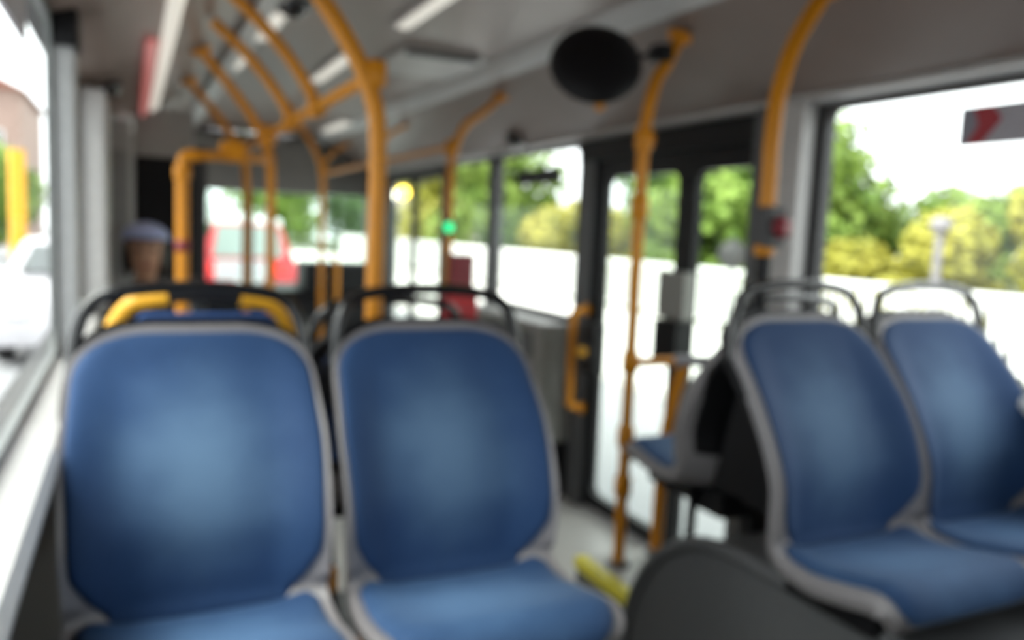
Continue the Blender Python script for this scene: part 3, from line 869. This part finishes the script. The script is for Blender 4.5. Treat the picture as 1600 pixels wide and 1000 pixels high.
dp = thing('driver_partition', 'dark partition panel behind the driver seat at the left front', 'partition', (0.2, 5.03, 0))
MB().b2((XL - 0.2, 0, 0), (0.20, 0.05, 1.05), 0.006).build('lower_panel', 'charcoal', dp)
MB().b2((-0.18, 0.0, 1.05), (0.13, 0.05, 1.73), 0.006).build('black_panel', 'black', dp)
MB().b2((XL - 0.2, 0.0, 1.05), (-0.18, 0.05, 1.85), 0.006).build('pale_panel', 'pillar', dp)
MB().b2((0.13, 0.0, 1.05), (0.20, 0.05, 1.80), 0.006).build('post', 'walldark', dp)
MB().b2((-0.18, 0.0, 1.73), (0.13, 0.05, 2.0), 0.006).build('header', 'cove', dp)

ds = thing('dashboard', 'dark dashboard below the windscreen', 'dashboard', (0.965, 7.1, 0))
MB().prism([(-0.25, 0), (-0.25, 0.7), (-0.15, 0.82), (0.32, 0.835), (0.32, 0)], 0, -0.7, 1.1).build('body', 'black', ds)
MB().b2((0.36, -0.2, 0.80), (0.98, 0.2, 1.06), 0.03).build('fare_console', 'black', ds)
MB().tube([(0.62, -0.28, 0.7), (0.62, -0.28, 1.06), (0.62, -0.1, 1.12)], 0.02, 10).build('grab_bar', 'orange', ds)
MB().b2((-0.5, 0.05, 1.64), (0.52, 0.3, 2.1), 0.03).build('display_box', 'header', thing('destination_display', 'dark housing above the windscreen', 'display', (0.965, 7.1, 0)))
sw = MB().tube([(0.19 * math.cos(a), 0.19 * math.sin(a) * 0.9, 0.19 * math.sin(a) * 0.45) for a in [q * PI / 12 for q in range(24)]], 0.014, 8, closed=True)
stw = thing('steering_wheel', 'black steering wheel behind the dark partition', 'steering wheel', (0.33, 6.6, 0.86))
sw.build('rim', 'black', stw)
MB().tube([(0, 0, 0), (0, 0.24, -0.3)], 0.03, 10).build('column', 'black', stw)
MB().tube([(-0.18, 0, 0), (0.18, 0, 0)], 0.012, 8).build('spoke', 'black', stw)

# grey equipment cabinet under the window ahead of the door
eq = thing('equipment_cabinet', 'grey equipment cabinet with dark recesses below the window ahead of the door', 'cabinet', (1.98, 3.95, 0))
MB().b2((-0.08, -0.34, 0.30), (0.119, 0.75, 0.93), 0.012).build('body', 'cabinet', eq)
MB().b2((-0.06, -0.33, 0.0), (0.119, 0.74, 0.30), 0.008).build('plinth', 'black', eq)
for (ya, yb, za, zb) in ((-0.24, -0.02, 0.74, 0.88), (-0.24, -0.02, 0.50, 0.66), (0.08, 0.3, 0.5, 0.88)):
    MB().b2((-0.086, ya, za), (-0.078, yb, zb), 0.003).build('recess', 'charcoal', eq)
MB().b2((-0.095, -0.26, 0.68), (-0.078, 0.0, 0.71), 0.004).build('ledge', 'shell', eq)

# ================================================================== PERSON
make_seat('rear-facing seat by the left wall carrying the person in the pale blue cap', (0.055, 3.92, 0.0), 0.48, legs=True)

def skin_body(chains, name):
    """chains: list of lists of (pos, radius); shared points joined by coordinates -> one skinned surface"""
    vs, es, rad, idx = [], [], [], {}
    for ch in chains:
        prev = None
        for (p, r) in ch:
            key = tuple(round(q, 4) for q in p)
            if key not in idx:
                idx[key] = len(vs); vs.append(p); rad.append(r)
            if prev is not None:
                es.append((prev, idx[key]))
            prev = idx[key]
    me = bpy.data.meshes.new(name)
    me.from_pydata(vs, es, [])
    o = bpy.data.objects.new(name, me)
    COL.objects.link(o)
    sk = o.modifiers.new('skin', 'SKIN')
    sk.use_smooth_shade = True
    for i, r in enumerate(rad):
        rr_ = r if isinstance(r, tuple) else (r, r)
        me.skin_vertices[0].data[i].radius = rr_
        me.skin_vertices[0].data[i].use_root = (i == 0)
    sb = o.modifiers.new('sub', 'SUBSURF'); sb.levels = 2; sb.render_levels = 2
    dg = bpy.context.evaluated_depsgraph_get()
    dg.update()
    me2 = bpy.data.meshes.new_from_object(o.evaluated_get(dg))
    bpy.data.objects.remove(o)
    me2.name = name
    for pl in me2.polygons: pl.use_smooth = True
    return me2

PX, PY = 0.055, 3.86
person = thing('person', 'seated person in a pale blue cap and charcoal jacket by the left wall', 'person', (PX, PY, 0))
ZS = 0.50   # seat top
def hand(wr, sx):
    x, y, z = wr
    palm = (x, y - 0.055, z - 0.006)
    ch = [[(wr, 0.026), (palm, (0.034, 0.018))]]
    for q, ln in enumerate((0.062, 0.072, 0.067, 0.05)):
        ox = (-0.030 + 0.02 * q) * sx
        ch.append([(palm, (0.034, 0.018)), ((x + ox, y - 0.09, z - 0.004), 0.010), ((x + ox, y - 0.09 - ln * 0.55, z - 0.012), 0.009), ((x + ox * 1.05, y - 0.09 - ln, z - 0.03), 0.007)])
    ch.append([(wr, 0.026), ((x - 0.04 * sx, y - 0.045, z - 0.006), 0.011), ((x - 0.055 * sx, y - 0.075, z - 0.014), 0.009)])
    return ch
pel = ((0, 0, ZS + 0.09), (0.15, 0.11))
chains = [[pel, ((0, 0.02, ZS + 0.24), (0.145, 0.10)), ((0, 0.02, ZS + 0.40), (0.155, 0.105)), ((0, 0.015, ZS + 0.53), (0.10, 0.075)), ((0, 0.01, ZS + 0.59), (0.05, 0.05)), ((0, 0.006, ZS + 0.625), (0.046, 0.05)),
           ((0, -0.026, ZS + 0.655), (0.047, 0.062)), ((0, -0.022, ZS + 0.70), (0.070, 0.082)), ((0, -0.012, ZS + 0.755), (0.081, 0.096)), ((0, -0.006, ZS + 0.815), (0.076, 0.09)), ((0, -0.004, ZS + 0.85), (0.045, 0.055))]]
ches = ((0, 0.02, ZS + 0.40), (0.155, 0.105))
for sx in (-1, 1):
    wr = (sx * 0.10, -0.31, ZS + 0.20)
    chains.append([ches, ((sx * 0.150, 0.02, ZS + 0.45), 0.062), ((sx * 0.165, 0.0, ZS + 0.32), 0.048), ((sx * 0.165, -0.06, ZS + 0.17), 0.042), ((sx * 0.15, -0.2, ZS + 0.185), 0.037), (wr, 0.026)])
    chains += hand(wr, sx)
    chains.append([pel, ((sx * 0.095, -0.07, ZS + 0.085), 0.082), ((sx * 0.11, -0.42, ZS + 0.08), 0.062), ((sx * 0.11, -0.44, ZS - 0.15), 0.052), ((sx * 0.11, -0.41, 0.09), 0.036), ((sx * 0.11, -0.47, 0.045), 0.036), ((sx * 0.115, -0.56, 0.04), 0.03)])
bm_ = skin_body(chains, 'body')
bm_.materials.clear(); bm_.materials.append(M_['skin'])
obj('body', bm_, person)
# clothing: jacket and trousers as slightly larger skins over the same skeleton
jk = [[((0, 0, ZS + 0.10), (0.165, 0.125)), ((0, 0.02, ZS + 0.24), (0.163, 0.118)), ((0, 0.02, ZS + 0.40), (0.172, 0.122)), ((0, 0.015, ZS + 0.53), (0.115, 0.088)), ((0, 0.0, ZS + 0.585), (0.07, 0.066))]]
for sx in (-1, 1):
    jk.append([((0, 0.02, ZS + 0.40), (0.172, 0.122)), ((sx * 0.150, 0.02, ZS + 0.45), 0.076), ((sx * 0.165, 0.0, ZS + 0.32), 0.062), ((sx * 0.165, -0.06, ZS + 0.17), 0.055), ((sx * 0.15, -0.2, ZS + 0.185), 0.048), ((sx * 0.115, -0.275, ZS + 0.197), 0.04)])
jm = skin_body(jk, 'jacket'); jm.materials.clear(); jm.materials.append(M_['jacket']); obj('jacket', jm, person)
tr = [[((0, 0, ZS + 0.10), (0.16, 0.12)), ((0, 0.01, ZS + 0.16), (0.155, 0.115))]]
for sx in (-1, 1):
    tr.append([((0, 0, ZS + 0.10), (0.16, 0.12)), ((sx * 0.095, -0.07, ZS + 0.085), 0.094), ((sx * 0.11, -0.42, ZS + 0.08), 0.074), ((sx * 0.11, -0.44, ZS - 0.15), 0.066), ((sx * 0.11, -0.415, 0.12), 0.055)])
tm = skin_body(tr, 'trousers'); tm.materials.clear(); tm.materials.append(M_['trousers']); obj('trousers', tm, person)
HZ = ZS + 0.745
# hair around the sides, cap, facial features
def ell(mb, c, r, n=20, m=12, zmin=-1.0, zmax=1.0, ycut=None):
    vs, fs = [], []
    for i in range(m + 1):
        ph = -PI / 2 + PI * i / m
        zc = math.sin(ph)
        zc = min(max(zc, zmin), zmax)
        cr_ = math.sqrt(max(0, 1 - zc * zc))
        for q in range(n):
            a = 2 * PI * q / n
            vs.append((c[0] + r[0] * cr_ * math.cos(a), c[1] + r[1] * cr_ * math.sin(a), c[2] + r[2] * zc))
    for i in range(m):
        for q in range(n):
            fs.append((i * n + q, i * n + (q + 1) % n, (i + 1) * n + (q + 1) % n, (i + 1) * n + q))
    mb.add(vs, fs, True)
    return mb
hr = MB()
ell(hr, (0, 0.028, HZ + 0.0), (0.092, 0.085, 0.115), zmax=0.75)
ell(hr, (0.068, 0.0, HZ - 0.03), (0.026, 0.06, 0.085))
ell(hr, (-0.068, 0.0, HZ - 0.03), (0.026, 0.06, 0.085))
hr.build('hair', 'hair', person)
cp = MB()
ell(cp, (0, 0.0, HZ + 0.055), (0.098, 0.112, 0.072), zmin=-0.1)
cpo = cp.build('cap', 'cap', person)
pk = []
MB().prism([(-0.07, -0.08), (-0.06, -0.145), (-0.03, -0.175), (0.03, -0.175), (0.06, -0.145), (0.07, -0.08)], 2, HZ + 0.046, HZ + 0.056).build('peak', 'trousers', cpo)
fc = MB(); ell(fc, (0, -0.112, HZ - 0.02), (0.013, 0.02, 0.026)); fc.build('nose', 'skin', person)
for sx in (-1, 1):
    e = MB(); ell(e, (sx * 0.03, -0.098, HZ + 0.008), (0.012, 0.008, 0.007), 12, 8); e.build('eye', 'eye', person)
    e = MB(); ell(e, (sx * 0.08, -0.012, HZ - 0.015), (0.012, 0.02, 0.032), 12, 8); e.build('ear', 'skin', person)
e = MB(); ell(e, (0, -0.098, HZ - 0.062), (0.024, 0.01, 0.007), 14, 8); e.build('mouth', 'darkred', person)

# ================================================================== OUTSIDE
MB().b2((-40, -30, ZG - 0.1), (5.2, 90, ZG)).build('road', 'asphalt', kind='structure')
MB().b2((5.2, -30, ZG - 0.1), (10.15, 90, ZG + 0.1)).build('pavement', 'paving', kind='structure')
MB().b2((10.15, -30, ZG - 0.3), (90, 90, ZG - 0.1)).build('verge', 'grass', kind='structure')

# white railing
RX = 10.0
rg = thing('railing', 'white railing with upright bars along the pavement outside the right windows', 'railing', (RX, 2.0, ZG + 0.1))
zr0, zr1 = 0.02, 1.12
MB().b2((-0.06, 0, zr1 - 0.09), (0.06, 40, zr1), 0.01).build('top_rail', 'white_paint', rg)
MB().b2((-0.03, 0, 0.12), (0.03, 40, 0.18)).build('bottom_rail', 'white_paint', rg)
me_bar = MB().b2((-0.02, -0.03, 0.15), (0.02, 0.03, zr1 - 0.06)).mesh('bar'); me_bar.materials.append(M_['white_paint'])
me_post = MB().b2((-0.05, -0.05, 0), (0.05, 0.05, zr1 - 0.02)).mesh('post'); me_post.materials.append(M_['white_paint'])
for i in range(150):
    obj('bar', me_bar, rg, loc=(0, 0.1 + i * 0.16, 0))
for i in range(21):
    obj('post', me_post, rg, loc=(0, i * 2.0, 0))
far = MB()
for i in range(150, 249):
    far.b2((-0.02, 0.07 + i * 0.16, 0.15), (0.02, 0.13 + i * 0.16, zr1 - 0.06))
far.build('far_bars', 'white_paint', rg, kind='stuff')

def tree(name, label, cat, base, blobs, m, trunk_h, trunk_r=0.12, nleaf=2200, ls=0.16, group=None, seed=1):
    rnd = random.Random(seed)
    t = thing(name, label, cat, base, group=group)
    tb = MB()
    tb.tube(catmull([(0, 0, 0), (0.05, 0.02, trunk_h * 0.5), (0.0, 0.0, trunk_h)], 4), [trunk_r * (1.2 - 0.5 * q / 8) for q in range(9)], 10)
    for (bx_, by_, bz_, br_) in blobs[:4]:
        tb.tube([(0, 0, trunk_h * 0.8), (bx_ * 0.5, by_ * 0.5, (trunk_h + bz_) / 2), (bx_, by_, bz_)], [trunk_r * 0.6, trunk_r * 0.4, trunk_r * 0.15], 7)
    tb.build('trunk', 'bark', t)
    cr = MB()
    vs, fs = [], []
    tot = sum(b[3] ** 2 for b in blobs)
    for (bx_, by_, bz_, br_) in blobs:
        for q in range(int(nleaf * br_ ** 2 / tot)):
            d = Vector((rnd.gauss(0, 1), rnd.gauss(0, 1), rnd.gauss(0, 1))).normalized()
            rr_ = br_ * (0.55 + 0.5 * rnd.random())
            c = Vector((bx_, by_, bz_)) + Vector((d.x * rr_, d.y * rr_, d.z * rr_ * 0.85))
            n = (d + Vector((rnd.gauss(0, .6), rnd.gauss(0, .6), rnd.gauss(0, .6) + 0.5))).normalized()
            a = n.orthogonal().normalized()
            b = n.cross(a)
            th = rnd.random() * 6.28
            a, b = a * math.cos(th) + b * math.sin(th), b * math.cos(th) - a * math.sin(th)
            s_ = ls * (0.7 + 0.7 * rnd.random())
            o = len(vs)
            vs += [c - a * s_, c + b * s_ * 0.6 + n * s_ * 0.12, c + a * s_, c - b * s_ * 0.6 + n * s_ * 0.12]
            fs.append((o, o + 1, o + 2, o + 3))
    cr.add(vs, fs, True)
    tag(cr.build('crown', m, t), kind='stuff')
    return t

def crown(rnd, n, rx, ry, z0, z1, rb):
    return [(rnd.uniform(-rx, rx), rnd.uniform(-ry, ry), rnd.uniform(z0, z1), rb * rnd.uniform(0.75, 1.2)) for _ in range(n)]

rb_ = random.Random(11)
ZV = ZG - 0.1
# bushes right behind the railing, seen through the rear right window
bushes = [(13.2, 5.4, 1.9, 'leaf_yellow', 'yellow-green bush behind the railing at the right edge of the right window'),
          (13.6, 7.4, 1.6, 'leaf_yellow', 'yellow-green bush behind the railing, below the red arrow sign'),
          (13.0, 9.4, 1.75, 'leaf_yellow', 'yellow-green bush behind the railing, above the right window seat'),
          (13.4, 11.2, 1.8, 'leaf_yellow', 'olive bush behind the railing near the left edge of the right window'),
          (13.5, 13.0, 1.9, 'leaf_mid', 'mid-green bush behind the railing, next to the pale pillar'),
          (13.2, 17.5, 2.2, 'leaf_mid', 'light green bush behind the railing, seen through the right door leaf'),
          (13.4, 20.5, 2.0, 'leaf_yellow', 'light green bush behind the railing, seen through the left door leaf'),
          (13.2, 24.5, 2.2, 'leaf_yellow', 'light green bush behind the railing, below the gap of sky beside the door post'),
          (16.0, 8.6, 2.3, 'leaf_yellow', 'pale yellow bush farther back, filling the gap right of the lamp post'),
          (16.4, 11.2, 2.4, 'leaf_mid', 'pale green bush farther back, filling the gap left of the lamp post'),
          (16.2, 6.4, 2.3, 'leaf_yellow', 'pale yellow bush farther back near the right edge of the right window'),
          (16.0, 14.2, 2.6, 'leaf_mid', 'green bush farther back, beside the slim tree'),
          (13.5, 3.2, 2.0, 'leaf_yellow', 'yellow-green bush behind the railing, farthest towards the rear')]
for i, (x, y, hh, m, lb) in enumerate(bushes):
    tree('bush', lb, 'bush', (x, y, ZV), crown(rb_, 9, 0.7, 0.85, 0.45, hh + 0.35, 0.7), m, 0.6, 0.05, 6000, 0.095, 'bushes behind the railing', 100 + i)
# taller trees
trees = [((14.0, 15.2), 5.4, 2.3, 'leaf_mid', 'tall green tree outside seen through the right door leaf'),
         ((13.3, 14.35), 3.9, 0.8, 'leaf_mid', 'slim green tree at the left edge of the right window'),
         ((15.5, 19.5), 6.5, 2.4, 'leaf_dark', 'dark green tree behind the tall door tree'),
         ((13.0, 29.0), 7.5, 2.6, 'leaf_mid', 'large green tree seen through the window ahead of the door'),
         ((13.4, 35.0), 8.5, 3.0, 'leaf_yellow', 'light green tree seen beside the red validator'),
         ((14.0, 54.0), 9.0, 3.4, 'leaf_dark', 'dark green tree far ahead seen through the windscreen'),
         ((8.0, 50.0), 8.5, 3.0, 'leaf_mid', 'green tree far ahead right of the red car'),
         ((1.5, 60.0), 8.0, 4.0, 'leaf_dark', 'broad dark tree far ahead above the red car'),
         ((-4.6, 33.0), 4.2, 1.7, 'leaf_mid', 'green tree at the far left beyond the yellow post')]
for i, ((x, y), hh, rr_, m, lb) in enumerate(trees):
    tree('tree', lb, 'tree', (x, y, ZV if x > 11 else (ZG + 0.1 if x > 5.2 else ZG)), crown(rb_, 16, rr_ * 0.55, rr_ * 0.55, hh * 0.14, hh - rr_ * 0.5, rr_ * 0.55), m, hh * 0.5, 0.18, 9000, 0.15, 'trees outside', 200 + i)
# pale lamp post
lp = thing('lamp_post', 'pale slim lamp post behind the railing in the right window', 'lamp post', (11.0, 8.2, ZG - 0.1))
MB().tube([(0, 0, 0), (0, 0, 1.2), (0, 0, 2.1)], [0.08, 0.07, 0.06], 12).build('post', 'shell', lp)
MB().lathe([(0, 0), (0.1, 0.0), (0.16, 0.1), (0.14, 0.2), (0, 0.25)], (0, 0, 2.1), 16).build('lantern', 'shell', lp)
# grey round road sign
rs = thing('road_sign', 'round grey back of a road sign seen through the right door leaf', 'road sign', (8.9, 10.35, ZG + 0.1))
MB().tube([(0, 0, 0), (0, 0, 1.7)], 0.03, 10).build('post', 'charcoal', rs)
MB().lathe([(0, 0), (0.24, 0), (0.24, 0.02), (0, 0.02)], (-0.03, -0.05, 1.42), 24, Matrix.Rotation(-0.7, 3, 'Z') @ Matrix.Rotation(PI / 2, 3, 'X')).build('disc', 'walldark', rs)
# pole with amber and white lamps
al = thing('signal_post', 'street signal post with bright white and amber lamps ahead on the right', 'signal', (3.35, 11.0, ZG))
MB().tube([(0, 0, 0), (0, 0, 2.6)], 0.05, 10).build('post', 'charcoal', al)
MB().lathe([(0, 0), (0.11, 0), (0.1, 0.05), (0, 0.07)], (-0.10, -0.06, 2.55), 18, Matrix.Rotation(PI / 2, 3, 'X')).build('white_lamp', 'whitelamp', al)
MB().lathe([(0, 0), (0.10, 0), (0.09, 0.05), (0, 0.07)], (-0.10, -0.06, 2.18), 18, Matrix.Rotation(PI / 2, 3, 'X')).build('white_lamp', 'whitelamp', al)
MB().lathe([(0, 0), (0.085, 0), (0.08, 0.05), (0, 0.07)], (0.10, -0.06, 2.22), 18, Matrix.Rotation(PI / 2, 3, 'X')).build('amber_lamp', 'amber', al)

# yellow traffic island post on the left
yp = thing('traffic_island_post', 'yellow post on a small island outside the left window', 'post', (-1.74, 16.0, ZG))
MB().tube([(0, 0, 0.1), (0, 0, 2.75)], 0.13, 14).build('post', 'yellow', yp)
MB().b2((-0.5, -0.6, 0), (0.45, 0.6, 0.12), 0.03).build('island', 'yellow', yp)

# cars
def car(label, loc, rz, paint, roofm, L=4.2, W=1.78, H=1.5, boxy=0.0):
    c = thing('car', label, 'car', loc, rz)
    # side profile (y along length, front = +y) swept with tumblehome
    low = [(-L / 2, 0.32), (-L / 2 - 0.02, 0.55), (-L / 2 + 0.03, 0.86), (-L / 2 + 0.12, 0.93)]
    body = [(-L / 2, 0.30), (-L / 2 - 0.04, 0.5), (-L / 2, 0.85), (-L / 2 + 0.12, 0.95), (0.5, 0.97), (L / 2 - 0.35, 0.86), (L / 2 - 0.05, 0.68), (L / 2, 0.45), (L / 2 - 0.03, 0.28)]
    green = [(-L / 2 + 0.10, 0.94), (-L / 2 + 0.30 - boxy * 0.15, H - 0.1), (-L / 2 + 0.5, H - 0.01), (-0.3, H), (0.25, H - 0.06), (0.95, 0.95)]
    def sweep(prof_, wfun, m, name):
        mb = MB()
        n = len(prof_)
        us = [-1, -0.92, -0.7, 0, 0.7, 0.92, 1]
        vs, fs = [], []
        for (y, z) in prof_:
            for u in us:
                wv = wfun(z)
                ins = 0.05 * (abs(u) > 0.95)
                vs.append((u * wv, y * (1 - 0.012 * abs(u) ** 4), z - 0.03 * abs(u) ** 6))
        k_ = len(us)
        for i in range(n - 1):
            for q in range(k_ - 1):
                fs.append((i * k_ + q, i * k_ + q + 1, (i + 1) * k_ + q + 1, (i + 1) * k_ + q))
        mb.add(vs, fs, True)
        for q in (0, k_ - 1):
            mb.add([vs[i * k_ + q] for i in range(n)], [list(range(n))])
        mb.add([vs[i * k_ + q] for i in (0, n - 1) for q in range(k_)], [tuple(range(k_)) + tuple(range(2 * k_ - 1, k_ - 1, -1))])
        return mb.build(name, m, c)
    wb = lambda z: W / 2 * (1 - 0.05 * max(0, z - 0.8))
    wg = lambda z: W / 2 * (0.97 - 0.22 * max(0, z - 0.94) / 0.56)
    sweep(body, wb, paint, 'body')
    sweep(green, wg, roofm, 'cabin')
    # rear window, windscreen, side windows
    def quad(a, b, c_, d, name, m, t=0.012):
        nrm_ = (Vector(b) - Vector(a)).cross(Vector(d) - Vector(a)).normalized()
        vs = [Vector(q) for q in (a, b, c_, d)]
        vs2 = [q + nrm_ * t for q in vs]
        MB().add(vs + vs2, [(3, 2, 1, 0), (4, 5, 6, 7), (0, 1, 5, 4), (1, 2, 6, 5), (2, 3, 7, 6), (3, 0, 4, 7)]).build(name, m, c)
    yb0, zb0, yb1, zb1 = green[0][0], 1.0, green[1][0], H - 0.14
    quad((-0.68, yb0 + 0.0, zb0), (0.68, yb0 + 0.0, zb0), (0.58, yb1 - 0.03, zb1), (-0.58, yb1 - 0.03, zb1), 'rear_window', 'carskyglass', 0.02)
    quad((0.68, 0.93, 1.0), (-0.68, 0.93, 1.0), (-0.58, 0.33, H - 0.12), (0.58, 0.33, H - 0.12), 'windscreen', 'carglass', 0.02)
    for sx in (-1, 1):
        x0, x1 = sx * (wg(0.98) + 0.002), sx * (wg(H - 0.1) + 0.006)
        pts = [(x0, -L / 2 + 0.35, 0.99), (x0, 0.75, 0.99), (x1, 0.2, H - 0.12), (x1, -L / 2 + 0.5, H - 0.12)]
        if sx < 0: pts = pts[::-1]
        quad(*pts, 'side_window', 'carglass', 0.01)
        for yw in (-L / 2 + 0.75, L / 2 - 0.8):
            MB().lathe([(0, -0.1), (0.2, -0.1), (0.31, -0.085), (0.32, 0.0), (0.31, 0.085), (0.2, 0.1), (0, 0.1)], (sx * (W / 2 - 0.1), yw, 0.32), 24, Matrix.Rotation(PI / 2, 3, 'Y')).build('wheel', 'tyre', c)
        MB().b2((sx * 0.62 - 0.13, -L / 2 - 0.05, 0.66), (sx * 0.62 + 0.13, -L / 2 + 0.1, 0.86), 0.03).build('tail_light', 'taillight', c)
        MB().b2((sx * 0.6 - 0.14, L / 2 - 0.16, 0.58), (sx * 0.6 + 0.14, L / 2 + 0.01, 0.7), 0.03).build('headlight', 'carwhite', c)
    MB().b2((-0.26, -L / 2 - 0.06, 0.5), (0.26, -L / 2 - 0.02, 0.61), 0.005).build('number_plate', 'carwhite', c)
    MB().b2((-W / 2 + 0.05, -L / 2 - 0.09, 0.32), (W / 2 - 0.05, -L / 2 + 0.05, 0.47), 0.03).build('rear_bumper', 'charcoal', c)
    return c
rc = car('red car with a white roof ahead of the bus, seen through the windscreen', (2.2, 19.0, ZG), -0.03, 'carred', 'carred', H=1.76, W=1.9, boxy=0.8)
MB().box((0, -0.75, 1.735), (1.35, 2.2, 0.10), 0.04).build('roof_panel', 'carwhite', rc)
MB().box((0, -1.83, 1.60), (1.36, 0.10, 0.30), 0.03).build('roof_spoiler', 'carwhite', rc)
MB().box((-0.12, -2.12, 0.73), (1.05, 0.10, 0.40), 0.03).build('tailgate_panel', 'carsilver', rc)
car('silver car outside the left window behind the silver pillar', (-0.55, 12.2, ZG), PI, 'carsilver', 'carsilver', H=1.42)

# buildings
def building(label, x0, x1, y0, y1, h_, m, rows, cols, face='y'):
    b = thing('building', label, 'building', ((x0 + x1) / 2, (y0 + y1) / 2, ZG))
    hx, hy = (x1 - x0) / 2, (y1 - y0) / 2
    MB().b2((-hx, -hy, 0), (hx, hy, h_)).build('walls', m, b)
    MB().prism([(-hx - 0.3, h_), (hx + 0.3, h_), (0, h_ + hx * 0.5)], 1, -hy - 0.3, hy + 0.3).build('roof', 'roof', b)
    for r_ in range(rows):
        for q in range(cols):
            cx = -hx + (q + 0.5) * 2 * hx / cols
            cz = 1.2 + r_ * 2.8
            f = MB().b2((cx - 0.5, -hy - 0.06, cz - 0.05), (cx + 0.5, -hy + 0.02, cz + 1.35)).build('window', 'carwhite', b)
            MB().b2((cx - 0.42, -hy - 0.075, cz + 0.03), (cx + 0.42, -hy - 0.055, cz + 1.27)).build('pane', 'carglass', f)
    return b
building('brown rendered house far ahead on the left', -14, -4.6, 44, 54, 7.2, 'brick', 2, 4)
building('pale pink house far ahead on the right', 19.0, 26.0, 58, 68, 6.8, 'palehouse', 2, 3)
